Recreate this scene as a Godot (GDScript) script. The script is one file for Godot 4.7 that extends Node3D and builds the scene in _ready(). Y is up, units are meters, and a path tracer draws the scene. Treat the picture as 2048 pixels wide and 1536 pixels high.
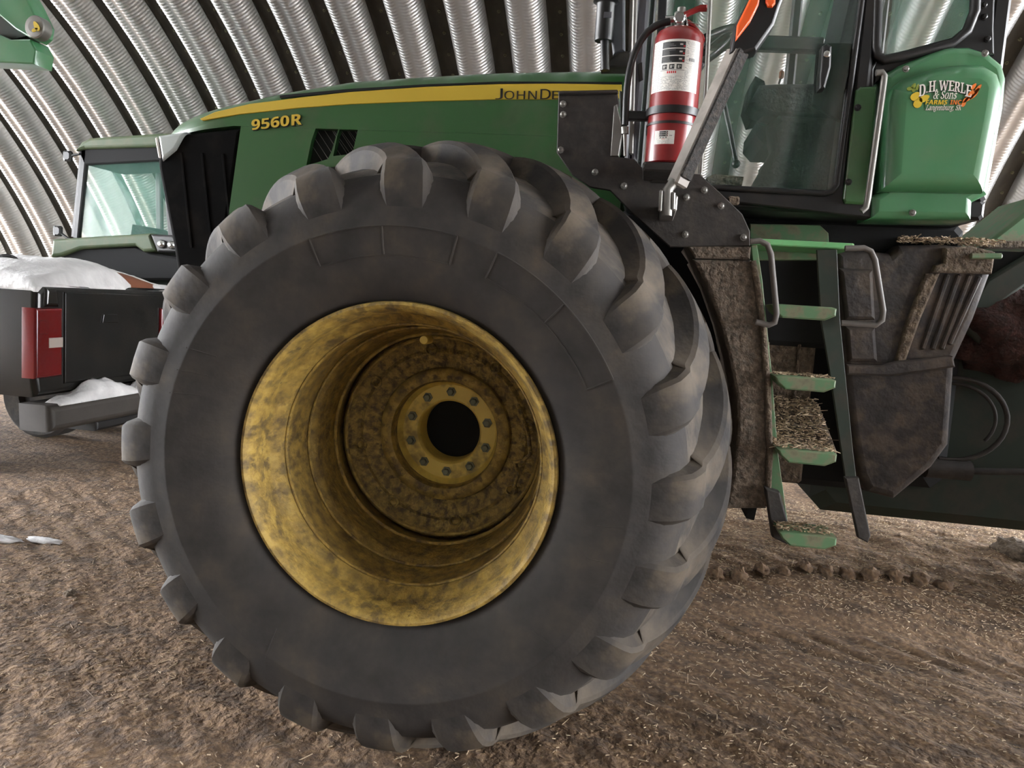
extends Node3D
# A corrugated farm shed with a green articulated tractor seen from beside its front wheel.
# x runs along the tractor (towards its rear), y is up, z points towards the camera; metres.

const WHEEL := Vector3(0, 1.02, 0)
const VAULT_Z := -1.25
const VAULT_Y := -1.5
const VAULT_R := 6.0
const END_A := -10.0
const END_B := 8.6
const DEC_O := Vector3(1.534, 2.37, -0.543)
const DEC_X := Vector3(1.753, 2.375, -0.543)
const DEC_Y := Vector3(1.545, 2.27, -0.543)

class Shape:
	var v := PackedVector3Array()
	var g := PackedInt32Array()
	var next := 1

	func tri(a: Vector3, b: Vector3, c: Vector3, group: int) -> void:
		v.push_back(a); v.push_back(b); v.push_back(c)
		g.push_back(group)

	func quad(a: Vector3, b: Vector3, c: Vector3, d: Vector3, group: int) -> void:
		tri(a, b, c, group); tri(a, c, d, group)

	# turns the triangles added since «from» so that they face outwards
	func outward(from: int) -> void:
		var vol := 0.0
		if from >= v.size(): return
		var o := v[from]
		for i in range(from, v.size(), 3):
			vol += (v[i] - o).dot((v[i + 1] - o).cross(v[i + 2] - o))
		if vol < 0:
			for i in range(from, v.size(), 3):
				var k := v[i + 1]; v[i + 1] = v[i + 2]; v[i + 2] = k

	# rows of points; wrap joins the last column to the first, caps close the two end rows
	func grid(rows: Array, wrap := true, caps := true, row_groups := [], col_groups := []) -> void:
		var from := v.size()
		var n: int = rows[0].size()
		var most := 0
		for r in rows.size() - 1:
			for c in (n if wrap else n - 1):
				var d := (c + 1) % n
				var gr: int = next + (row_groups[r] if row_groups else 0) * 40 + (col_groups[c] if col_groups else 0)
				most = maxi(most, gr)
				quad(rows[r][c], rows[r][d], rows[r + 1][d], rows[r + 1][c], gr)
		next = most + 1
		if caps:
			for e in [0, rows.size() - 1]:
				var mid := Vector3.ZERO
				for p in rows[e]: mid += p
				mid /= n
				for c in n:
					if e == 0: tri(mid, rows[e][(c + 1) % n], rows[e][c], next)
					else: tri(mid, rows[e][c], rows[e][(c + 1) % n], next)
				next += 1
		outward(from)

	# profile of (radius, height) turned about the local z axis
	func lathe(profile: Array, segs: int, xf := Transform3D(), closed := false) -> void:
		var rows := []
		var rg := []
		var gr := 0
		for i in profile.size():
			var p: Vector2 = profile[i]
			var row := []
			for s in segs:
				var a := TAU * s / segs
				row.append(xf * Vector3(p.x * cos(a), p.x * sin(a), p.y))
			rows.append(row)
			if i < profile.size() - 1:
				if i > 0:
					var d0: Vector2 = (p - profile[i - 1]).normalized()
					var d1: Vector2 = (profile[i + 1] - p).normalized()
					if d0.dot(d1) < 0.8: gr += 1
				rg.append(gr)
		if closed:
			rows.append(rows[0]); rg.append(gr + 1)
		grid(rows, true, not closed, rg)

	func tube(path: Array, radius: float, sides := 8, end_radius := -1.0) -> void:
		var rows := []
		var up := Vector3(0.13, 0.97, 0.2)
		for i in path.size():
			var t: Vector3 = (path[mini(i + 1, path.size() - 1)] - path[maxi(i - 1, 0)]).normalized()
			if absf(t.dot(up)) > 0.9 and i == 0: up = Vector3(0.97, 0.1, 0.2)
			var s := t.cross(up).normalized()
			up = s.cross(t).normalized()
			var r := radius if end_radius < 0 else lerpf(radius, end_radius, float(i) / (path.size() - 1))
			var row := []
			for k in sides:
				var a := TAU * k / sides
				row.append(path[i] + (s * cos(a) + up * sin(a)) * r)
			rows.append(row)
		grid(rows)

	# a polygon in x, y pushed from z0 to z1, its front edge rounded over «bevel»
	func prism(poly: PackedVector2Array, z0: float, z1: float, bevel := 0.0, segs := 1, xf := Transform3D()) -> void:
		if Geometry2D.is_polygon_clockwise(poly): poly.reverse()
		var n := poly.size()
		var miter := PackedVector2Array()
		for i in n:
			var a := (poly[i] - poly[(i + n - 1) % n]).normalized()
			var b := (poly[(i + 1) % n] - poly[i]).normalized()
			var na := Vector2(-a.y, a.x)
			var nb := Vector2(-b.y, b.x)
			miter.append((na + nb) / maxf(1.0 + na.dot(nb), 0.35))
		var cg := []
		var gr := 0
		for i in n:
			var a := (poly[i] - poly[(i + n - 1) % n]).normalized()
			var b := (poly[(i + 1) % n] - poly[i]).normalized()
			if i > 0 and a.dot(b) < 0.8: gr += 1
			cg.append(gr)
		var rings := [[0.0, z0]]
		if bevel > 0:
			for k in segs + 1:
				var t := PI / 2 * k / segs
				rings.append([bevel * (1 - cos(t)), z1 - signf(z1 - z0) * bevel * (1 - sin(t))])
		else:
			rings.append([0.0, z1])
		var rows := []
		for r in rings:
			var row := []
			for i in n:
				var p: Vector2 = poly[i] + miter[i] * r[0]
				row.append(xf * Vector3(p.x, p.y, r[1]))
			rows.append(row)
		var from := v.size()
		grid(rows, true, false, [], cg)
		for i in range(from, v.size(), 3):
			pass
		var flat := Geometry2D.triangulate_polygon(poly)
		for e in [0, rows.size() - 1]:
			for i in range(0, flat.size(), 3):
				tri(rows[e][flat[i]], rows[e][flat[i + 1]], rows[e][flat[i + 2]], next)
			next += 1
		# caps: front along the push, back against it
		var axis := (xf.basis * Vector3(0, 0, z1 - z0)).normalized()
		var count := flat.size()
		for i in range(v.size() - 2 * count, v.size(), 3):
			var want := -axis if i < v.size() - count else axis
			if (v[i + 1] - v[i]).cross(v[i + 2] - v[i]).dot(want) < 0:
				var k := v[i + 1]; v[i + 1] = v[i + 2]; v[i + 2] = k
		# sides: outwards
		var c := Vector3.ZERO
		for p in rows[0]: c += p
		c /= n
		var mid2 := Vector2.ZERO
		var i0 := from
		var e2 := poly[1] - poly[0]
		var out_n := xf.basis * Vector3(e2.y, -e2.x, 0)
		if (v[i0 + 1] - v[i0]).cross(v[i0 + 2] - v[i0]).dot(out_n) < 0:
			for i in range(from, v.size() - 2 * count, 3):
				var k := v[i + 1]; v[i + 1] = v[i + 2]; v[i + 2] = k

	# a box with chamfered edges
	func box(c: Vector3, s: Vector3, b := 0.004, basis := Basis()) -> void:
		b = minf(b, minf(s.x, minf(s.y, s.z)) * 0.3)
		var h := s / 2
		var poly := PackedVector2Array([Vector2(-h.x + b, -h.y), Vector2(h.x - b, -h.y), Vector2(h.x, -h.y + b), Vector2(h.x, h.y - b), Vector2(h.x - b, h.y), Vector2(-h.x + b, h.y), Vector2(-h.x, h.y - b), Vector2(-h.x, -h.y + b)])
		var rows := []
		for r in [[b, -h.z], [0.0, -h.z + b], [0.0, h.z - b], [b, h.z]]:
			var row := []
			for p in poly:
				var q := Vector2(p.x - signf(p.x) * r[0], p.y - signf(p.y) * r[0])
				row.append(c + basis * Vector3(q.x, q.y, r[1]))
			rows.append(row)
		grid(rows, true, true, [0, 1, 2], [0, 1, 2, 3, 4, 5, 6, 7])

	func bar(a: Vector3, b: Vector3, w: float, h: float, bevel := 0.004, up := Vector3.UP) -> void:
		var t := (b - a).normalized()
		if absf(t.dot(up)) > 0.95: up = Vector3(0, 0, 1)
		var s := t.cross(up).normalized()
		box((a + b) / 2, Vector3(w, h, a.distance_to(b)), bevel, Basis(s, s.cross(t), -t))

	func mesh() -> ArrayMesh:
		var st := SurfaceTool.new()
		st.begin(Mesh.PRIMITIVE_TRIANGLES)
		for i in g.size():
			st.set_smooth_group(g[i])
			st.add_vertex(v[i * 3]); st.add_vertex(v[i * 3 + 2]); st.add_vertex(v[i * 3 + 1])
		st.generate_normals()
		st.index()
		return st.commit()

# ---------------------------------------------------------------- nodes
var used := {}

func numbered(called: String) -> String:
	used[called] = used.get(called, 0) + 1
	return called if used[called] == 1 else "%s_%03d" % [called, used[called] - 1]

func tag(o: Node3D, label: String, category: String, group := "", kind := "") -> Node3D:
	o.set_meta("label", label); o.set_meta("category", category)
	if group: o.set_meta("group", group)
	if kind: o.set_meta("kind", kind)
	return o

func thing(called: String, label: String, category: String, at: Vector3, group := "") -> Node3D:
	var o := Node3D.new()
	o.name = numbered(called)
	add_child(o, true)
	o.position = at
	return tag(o, label, category, group)

func origin_of(o: Node) -> Vector3:
	var p := Vector3.ZERO
	while o != self:
		p += o.position
		o = o.get_parent()
	return p

# shapes are written in world coordinates; a part is shifted back by where its thing stands
func part(called: String, s: Shape, m: Material, parent: Node3D, label := "") -> MeshInstance3D:
	var o := MeshInstance3D.new()
	o.name = called
	o.mesh = s.mesh()
	o.material_override = m
	parent.add_child(o, true)
	o.position = -origin_of(parent)
	if label: o.set_meta("label", label)
	return o

func struct(called: String, s: Shape, m: Material, label := "") -> MeshInstance3D:
	var o := part(called, s, m, self)
	o.set_meta("kind", "structure")
	if label: o.set_meta("label", label)
	return o

func solo(called: String, s: Shape, m: Material, label: String, category: String, at: Vector3, group := "") -> MeshInstance3D:
	var o := MeshInstance3D.new()
	o.name = numbered(called)
	o.mesh = s.mesh()
	o.material_override = m
	add_child(o, true)
	o.position = at
	tag(o, label, category, group)
	return o

# lettering scaled so that its outline fills a box: lower left corner, the two edges, depth towards the viewer
func lettering(called: String, words: String, at: Vector3, right: Vector3, up: Vector3, m: Material, parent: Node3D, serif := false, slant := 0.0, bold := true, depth := 0.003) -> MeshInstance3D:
	var t := TextMesh.new()
	var f := SystemFont.new()
	f.font_names = PackedStringArray(["Droid Serif" if serif else "Droid Sans"])
	f.font_weight = 700 if bold else 400
	t.font = f
	t.text = words
	t.font_size = 64
	t.pixel_size = 0.01
	t.depth = 0.02
	t.curve_step = 1.5
	var b := t.get_aabb()
	var o := MeshInstance3D.new()
	o.name = called
	o.mesh = t
	o.material_override = m
	parent.add_child(o, true)
	var r := right / maxf(b.size.x, 0.001)
	var u := up / maxf(b.size.y, 0.001)
	var n := right.cross(up).normalized() * depth / 0.02
	var lean := right.normalized() * slant * up.length() / maxf(b.size.y, 0.001)
	var basis := Basis(r, u + lean, n)
	o.transform = Transform3D(basis, at - origin_of(parent) - basis * Vector3(b.position.x, b.position.y, b.position.z))
	return o

# ---------------------------------------------------------------- materials
func noise_tex(freq: float, octaves: int, ramp: Array, sd: int, size := 512, kind := FastNoiseLite.TYPE_SIMPLEX_SMOOTH) -> NoiseTexture2D:
	var n := FastNoiseLite.new()
	n.noise_type = kind
	n.frequency = freq
	n.fractal_octaves = octaves
	n.fractal_gain = 0.6
	n.seed = sd
	var t := NoiseTexture2D.new()
	t.width = size; t.height = size
	t.seamless = true
	t.noise = n
	if ramp:
		var g := Gradient.new()
		var off := PackedFloat32Array()
		var col := PackedColorArray()
		for r in ramp:
			off.append(r[0]); col.append(r[1])
		g.offsets = off; g.colors = col
		t.color_ramp = g
	return t

var bump_fine: NoiseTexture2D
var bump_coarse: NoiseTexture2D

func plain(c: Color, rough := 0.6, metal := 0.0, spec := 0.5) -> StandardMaterial3D:
	var m := StandardMaterial3D.new()
	m.albedo_color = c
	m.roughness = rough
	m.metallic = metal
	m.metallic_specular = spec
	return m

# a surface whose colour wanders along a ramp, one texture repeat per «tile» metres
func mottled(ramp: Array, tile: float, freq: float, octaves: int, rough: float, bump := 0.0, sd := 1, metal := 0.0, coarse := false) -> StandardMaterial3D:
	var m := plain(Color.WHITE, rough, metal)
	m.albedo_texture = noise_tex(freq, octaves, ramp, sd)
	m.uv1_triplanar = true
	m.uv1_scale = Vector3.ONE / tile
	if bump > 0:
		m.heightmap_enabled = true
		m.heightmap_texture = bump_coarse if coarse else bump_fine
		m.heightmap_scale = bump
		m.heightmap_deep_parallax = false
	return m

# dust or mud lying over a material in patches
func soiled(m: StandardMaterial3D, c: Color, from: float, to: float, freq: float, sd: int, most := 1.0) -> StandardMaterial3D:
	var clear := Color(c.r, c.g, c.b, 0.0)
	m.detail_enabled = true
	m.detail_blend_mode = BaseMaterial3D.BLEND_MODE_MIX
	m.detail_albedo = noise_tex(freq, 5, [[0.0, clear], [from, clear], [to, Color(c.r, c.g, c.b, most)], [1.0, Color(c.r * 0.8, c.g * 0.8, c.b * 0.8, most)]], sd)
	if not m.uv1_triplanar:
		m.uv1_triplanar = true
		m.uv1_scale = Vector3.ONE
	return m

func pane(c: Color, alpha: float) -> StandardMaterial3D:
	var m := plain(Color(c.r, c.g, c.b, alpha), 0.05)
	m.transparency = BaseMaterial3D.TRANSPARENCY_ALPHA
	return m

var M := {}

func make_materials() -> void:
	bump_fine = noise_tex(0.02, 5, [], 31)
	bump_coarse = noise_tex(0.008, 6, [], 32)
	M.green = soiled(plain(Color(0.17, 0.335, 0.165), 0.36), Color(0.30, 0.34, 0.24), 0.5, 0.85, 0.006, 41, 0.35)
	M.green.clearcoat_enabled = true
	M.green.clearcoat = 0.5
	M.green.clearcoat_roughness = 0.12
	M.panel_green = soiled(plain(Color(0.25, 0.45, 0.30), 0.32), Color(0.36, 0.44, 0.30), 0.5, 0.9, 0.006, 42, 0.25)
	M.panel_green.clearcoat_enabled = true
	M.panel_green.clearcoat = 0.5
	M.panel_green.clearcoat_roughness = 0.04
	M.step_green = soiled(plain(Color(0.32, 0.45, 0.31), 0.6), Color(0.45, 0.42, 0.33), 0.4, 0.68, 0.02, 43, 0.85)
	M.pale_green = soiled(plain(Color(0.42, 0.68, 0.44), 0.5), Color(0.5, 0.48, 0.36), 0.5, 0.8, 0.02, 44, 0.6)
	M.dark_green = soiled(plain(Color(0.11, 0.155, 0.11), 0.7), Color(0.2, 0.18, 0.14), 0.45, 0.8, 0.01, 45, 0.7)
	M.old_green = soiled(plain(Color(0.22, 0.28, 0.17), 0.6), Color(0.3, 0.3, 0.2), 0.4, 0.8, 0.01, 46, 0.6)
	M.yellow = plain(Color(0.76, 0.64, 0.17), 0.5)
	M.matt = soiled(plain(Color(0.045, 0.042, 0.042), 0.8), Color(0.14, 0.125, 0.11), 0.5, 0.9, 0.01, 60, 0.5)
	M.matt.metallic_specular = 0.15
	M.ink = plain(Color(0.03, 0.035, 0.03), 0.5)
	M.black = soiled(plain(Color(0.045, 0.045, 0.05), 0.42), Color(0.2, 0.18, 0.16), 0.5, 0.9, 0.008, 47, 0.4)
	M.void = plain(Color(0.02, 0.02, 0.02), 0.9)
	M.grey_post = plain(Color(0.30, 0.30, 0.32), 0.45)
	M.rail = plain(Color(0.33, 0.305, 0.285), 0.6)
	M.plate = mottled([[0.0, Color(0.13, 0.115, 0.105)], [0.5, Color(0.18, 0.16, 0.145)], [1.0, Color(0.25, 0.22, 0.195)]], 0.5, 0.012, 5, 0.75, 0.15, 2)
	M.flap = mottled([[0.0, Color(0.25, 0.215, 0.185)], [0.5, Color(0.36, 0.315, 0.27)], [1.0, Color(0.47, 0.41, 0.345)]], 0.35, 0.02, 5, 0.95, 0.8, 3)
	M.tank = mottled([[0.0, Color(0.11, 0.095, 0.09)], [0.5, Color(0.17, 0.145, 0.135)], [1.0, Color(0.27, 0.23, 0.20)]], 0.8, 0.01, 5, 0.7, 0.4, 4)
	M.tank = soiled(M.tank, Color(0.33, 0.275, 0.225), 0.5, 0.75, 0.008, 61, 0.6)
	M.dusty = mottled([[0.0, Color(0.24, 0.20, 0.17)], [0.5, Color(0.36, 0.31, 0.26)], [1.0, Color(0.5, 0.44, 0.36)]], 0.4, 0.02, 5, 0.95, 1.0, 5)
	M.tyre = mottled([[0.0, Color(0.135, 0.125, 0.12)], [0.45, Color(0.185, 0.172, 0.165)], [0.7, Color(0.225, 0.205, 0.185)], [1.0, Color(0.29, 0.25, 0.21)]], 0.9, 0.008, 5, 0.78, 0.25, 6)
	M.tyre.metallic_specular = 0.35
	M.lug = soiled(M.tyre.duplicate(), Color(0.36, 0.315, 0.26), 0.46, 0.85, 0.009, 58, 0.65)
	M.tread = soiled(M.tyre.duplicate(), Color(0.42, 0.38, 0.325), 0.4, 0.85, 0.009, 59, 0.6)
	M.rim = mottled([[0.0, Color(0.40, 0.325, 0.16)], [0.4, Color(0.53, 0.43, 0.2)], [0.6, Color(0.64, 0.525, 0.24)], [1.0, Color(0.74, 0.63, 0.34)]], 0.5, 0.016, 5, 0.65, 0.6, 8)
	M.rim = soiled(M.rim, Color(0.29, 0.235, 0.15), 0.5, 0.72, 0.014, 48, 0.85)
	M.rim_barrel = soiled(mottled([[0.0, Color(0.36, 0.285, 0.145)], [0.45, Color(0.52, 0.42, 0.19)], [1.0, Color(0.68, 0.56, 0.25)]], 0.5, 0.014, 6, 0.62, 0.5, 15), Color(0.25, 0.195, 0.12), 0.42, 0.75, 0.016, 56, 0.8)  # browner than the lip: mud plus painted shade of the depths
	M.rim_muddy = soiled(mottled([[0.0, Color(0.40, 0.33, 0.19)], [0.45, Color(0.58, 0.48, 0.25)], [1.0, Color(0.76, 0.64, 0.34)]], 0.4, 0.02, 6, 0.75, 1.2, 9), Color(0.29, 0.235, 0.175), 0.45, 0.66, 0.018, 49, 0.9)
	M.rim_clean = soiled(plain(Color(0.84, 0.72, 0.34), 0.5), Color(0.35, 0.28, 0.16), 0.5, 0.75, 0.01, 50, 0.7)
	M.steel = plain(Color(0.5, 0.49, 0.47), 0.45, 0.7)
	M.bolt = plain(Color(0.42, 0.42, 0.33), 0.5, 0.3)
	M.galvanised = plain(Color(0.78, 0.78, 0.77), 0.34, 0.85)
	M.trough_dark = soiled(plain(Color(0.19, 0.18, 0.15), 0.7), Color(0.3, 0.28, 0.24), 0.45, 0.8, 0.01, 57, 0.6)  # darker mottled tone laid on the vault troughs
	M.lens = plain(Color(0.72, 0.75, 0.74), 0.1)
	M.galvanised.heightmap_enabled = true
	M.galvanised.heightmap_texture = bump_fine
	M.galvanised.heightmap_scale = 0.05
	M.galvanised.uv1_triplanar = true
	M.floor = mottled([[0.0, Color(0.27, 0.20, 0.145)], [0.4, Color(0.38, 0.295, 0.215)], [0.6, Color(0.46, 0.365, 0.27)], [1.0, Color(0.61, 0.495, 0.37)]], 0.7, 0.03, 6, 0.97, 1.2, 10)
	M.floor = soiled(M.floor, Color(0.22, 0.175, 0.14), 0.5, 0.75, 0.006, 51, 0.6)
	M.snow = mottled([[0.0, Color(0.66, 0.65, 0.65)], [1.0, Color(0.84, 0.83, 0.82)]], 1.2, 0.01, 4, 0.8, 1.0, 11)
	M.straw = plain(Color.WHITE, 0.9)
	M.straw.vertex_color_use_as_albedo = true
	M.red = soiled(plain(Color(0.47, 0.05, 0.065), 0.3), Color(0.6, 0.3, 0.28), 0.5, 0.95, 0.006, 52, 0.3)
	M.red.clearcoat_enabled = true
	M.red.clearcoat = 0.6
	M.red.clearcoat_roughness = 0.15
	M.rust_red = mottled([[0.0, Color(0.12, 0.09, 0.08)], [0.5, Color(0.22, 0.12, 0.10)], [1.0, Color(0.34, 0.2, 0.16)]], 0.5, 0.02, 5, 0.95, 2.0, 12)
	M.orange = plain(Color(0.85, 0.33, 0.10), 0.35)
	M.arm = soiled(plain(Color(0.52, 0.49, 0.46), 0.5), Color(0.26, 0.23, 0.2), 0.5, 0.8, 0.02, 53, 0.6)
	M.arm_mud = mottled([[0.0, Color(0.05, 0.045, 0.04)], [0.55, Color(0.12, 0.1, 0.085)], [1.0, Color(0.36, 0.31, 0.25)]], 0.25, 0.02, 5, 0.85, 0.5, 13)
	M.glass = pane(Color(0.60, 0.78, 0.70), 0.04)
	M.glass_dull = pane(Color(0.50, 0.74, 0.66), 0.08)
	M.glass_dull.metallic_specular = 0.15
	M.glass_far = pane(Color(0.52, 0.78, 0.67), 0.06)
	M.truck = soiled(plain(Color(0.035, 0.035, 0.03), 0.25), Color(0.14, 0.12, 0.1), 0.4, 0.9, 0.006, 54, 0.5)
	M.bumper = soiled(plain(Color(0.17, 0.15, 0.13), 0.6, 0.1), Color(0.2, 0.18, 0.16), 0.35, 0.8, 0.008, 55, 0.8)
	M.tail = plain(Color(0.34, 0.02, 0.025), 0.15)
	M.tail_white = plain(Color(0.6, 0.55, 0.52), 0.15)
	M.canvas = plain(Color(0.42, 0.24, 0.15), 0.9)
	M.seat = mottled([[0.0, Color(0.025, 0.028, 0.028)], [1.0, Color(0.075, 0.075, 0.075)]], 0.3, 0.02, 4, 0.9, 0.3, 14)
	M.white = plain(Color(0.86, 0.83, 0.80), 0.5)
	M.gold = plain(Color(0.78, 0.66, 0.14), 0.5)
	M.amber = plain(Color(0.85, 0.45, 0.14), 0.5)
	M.leaf = plain(Color(0.45, 0.5, 0.16), 0.5)
	M.chrome = plain(Color(0.75, 0.75, 0.74), 0.2, 0.9)

# ---------------------------------------------------------------- the shed
func vault_point(x: float, a: float, r: float) -> Vector3:
	return Vector3(x, VAULT_Y + r * sin(a), VAULT_Z - r * cos(a))

func build_shed() -> void:
	var a0 := asin(1.35 / VAULT_R)          # a little below the dirt
	# one arch panel: rib (inside) and trough (outside), crimped across the rib shoulders
	var prof := [[0.0, 0.17, 0], [0.012, 0.125, 1], [0.035, 0.06, 2], [0.065, 0.02, 2], [0.1, 0.0, 2], [0.125, 0.0, 2], [0.145, 0.008, 0], [0.175, 0.01, 0], [0.195, 0.004, 1], [0.225, 0.0, 2], [0.26, 0.018, 2], [0.295, 0.055, 2], [0.325, 0.105, 2], [0.345, 0.15, 1], [0.355, 0.17, 0], [0.42, 0.172, 0], [0.425, 0.166, 0], [0.504, 0.17, 0]]
	var rows := []
	var crimps := 330
	for i in crimps * 4 + 1:               # from the back base over three fifths of the arch
		rows.append([a0 + (1.95 - a0) * i / (crimps * 4.0), cos(TAU * i / 4.0)])
	for i in range(1, 25):
		rows.append([1.95 + (PI - a0 - 1.95) * i / 24.0, 0.0])
	var verts := PackedVector3Array()
	var norms := PackedVector3Array()
	var idx := PackedInt32Array()
	var n := prof.size()
	for r in rows:
		for p in prof:
			verts.append(vault_point(p[0], r[0], VAULT_R + p[1] + 0.0017 * p[2] * r[1]))
	norms.resize(verts.size())
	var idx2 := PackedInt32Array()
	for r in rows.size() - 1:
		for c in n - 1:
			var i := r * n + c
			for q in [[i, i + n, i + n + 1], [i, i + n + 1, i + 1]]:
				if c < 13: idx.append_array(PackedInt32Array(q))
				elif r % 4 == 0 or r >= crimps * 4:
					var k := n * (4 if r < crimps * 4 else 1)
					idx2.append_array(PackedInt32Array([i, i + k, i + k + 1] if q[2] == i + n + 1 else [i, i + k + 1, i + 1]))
				var nn := (verts[q[2]] - verts[q[0]]).cross(verts[q[1]] - verts[q[0]])
				for k in q: norms[k] += nn
	for i in norms.size(): norms[i] = norms[i].normalized()
	var arr := []
	arr.resize(Mesh.ARRAY_MAX)
	arr[Mesh.ARRAY_VERTEX] = verts; arr[Mesh.ARRAY_NORMAL] = norms; arr[Mesh.ARRAY_INDEX] = idx
	var panel := ArrayMesh.new()
	panel.add_surface_from_arrays(Mesh.PRIMITIVE_TRIANGLES, arr)
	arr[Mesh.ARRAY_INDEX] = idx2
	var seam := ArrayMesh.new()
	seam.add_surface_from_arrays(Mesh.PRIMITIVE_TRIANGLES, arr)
	var bolts := Shape.new()
	for i in 44:
		var a := a0 + 0.05 + i * 0.036
		var p := vault_point(0.45, a, VAULT_R + 0.166)
		var nrm := (Vector3(p.x, VAULT_Y, VAULT_Z) - p).normalized()
		var side := Vector3(1, 0, 0)
		bolts.lathe([Vector2(0.016, 0.0), Vector2(0.016, 0.006), Vector2(0.009, 0.007), Vector2(0.009, 0.018)], 6, Transform3D(Basis(side, nrm.cross(side), nrm), p))
	var bolts_mesh := bolts.mesh()
	var wall := Node3D.new()
	wall.name = "wall_back"
	wall.set_meta("kind", "structure")
	add_child(wall, true)
	var x := -6.624 - 0.504 * 7
	while x < END_B:
		var o := MeshInstance3D.new()
		o.name = "arch_panel"
		o.mesh = panel
		o.material_override = M.galvanised
		wall.add_child(o, true)
		o.position.x = x
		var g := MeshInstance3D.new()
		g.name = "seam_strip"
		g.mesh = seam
		g.material_override = M.trough_dark
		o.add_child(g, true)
		if x > -8 and x < 5.5:
			var b := MeshInstance3D.new()
			b.name = "seam_bolts"
			b.mesh = bolts_mesh
			b.material_override = M.bolt
			b.set_meta("kind", "stuff")
			o.add_child(b, true)
		x += 0.504
	# the outer skin gives the vault thickness
	var skin := Shape.new()
	var srows := []
	for e in [[END_A - 0.35, 6.24], [END_B + 0.35, 6.24], [END_B + 0.35, 6.32], [END_A - 0.35, 6.32]]:
		var row := []
		for i in 49:
			var a := a0 + (PI - 2 * a0) * i / 48.0
			row.append(vault_point(e[0], a, e[1]))
		srows.append(row)
	srows.append(srows[0])
	skin.grid(srows, false, false, [0, 1, 2, 3])
	struct("ceiling", skin, M.galvanised)
	# end walls with wide doorways
	for e in [["wall_left", END_A, -3.9, 2.6, 3.8, 0.9], ["wall_right", END_B, -2.6, 3.7, 3.4, 0.0]]:
		var poly := PackedVector2Array()
		for i in 33:
			var a := a0 + (PI - 2 * a0) * i / 32.0
			poly.append(Vector2(VAULT_Z - 6.26 * cos(a), VAULT_Y + 6.26 * sin(a)))
		var mid: float = (e[2] + e[3]) / 2
		if e[5] > 0:       # unseen gable opening, shaped for the light it lets in; the sheets below it meet in a seam
			for p in [[mid + 0.004, -0.15], [mid + 0.004, e[5]], [e[3], e[5]], [e[3], e[4]], [e[2], e[4]], [e[2], e[5]], [mid - 0.004, e[5]], [mid - 0.004, -0.15]]: poly.append(Vector2(p[0], p[1]))
		else:
			for p in [[e[3], -0.15], [e[3], e[4]], [e[2], e[4]], [e[2], -0.15]]: poly.append(Vector2(p[0], p[1]))
		var s := Shape.new()
		s.prism(poly, -0.1, 0.1, 0, 1, Transform3D(Basis(Vector3(0, 0, 1), Vector3(0, 1, 0), Vector3(-1, 0, 0)), Vector3(e[1], 0, 0)))
		struct(e[0], s, M.galvanised)

func ground_height(x: float, z: float, fine: FastNoiseLite, broad: FastNoiseLite) -> float:
	var h := 0.012 * broad.get_noise_2d(x, z) - 0.012
	var streak := fine.get_noise_2d(x * 0.4 + z * 0.55, (z * 0.8 - x * 0.6) * 2.2)
	h += 0.016 * streak + 0.004 * fine.get_noise_2d(x * 3.0 + 40.0, z * 3.0)
	# bars left by the lugs of a tyre that drove past
	var lane := exp(-pow((z + 1.62) / 0.2, 4.0)) * smoothstep(0.9, 1.3, x)
	h += lane * (0.018 * smoothstep(-0.1, 0.7, sin(TAU * (x - 0.55 * z) / 0.21)) - 0.012)
	# the wheel rut beside the far wheels and the chaff that has gathered under the steps
	h -= 0.05 * exp(-pow((z + 2.05 - 0.12 * x) / 0.3, 2.0)) * smoothstep(0.6, 1.4, x)
	h += 0.10 * exp(-pow((z + 3.2) / 0.8, 2.0)) * smoothstep(0.8, 2.0, x) * (1.0 + 0.5 * broad.get_noise_2d(x * 2.0, z * 2.0))
	return h

var noise_fine := FastNoiseLite.new()
var noise_broad := FastNoiseLite.new()

func ground(x: float, z: float) -> float:
	return ground_height(x, z, noise_fine, noise_broad)

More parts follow.
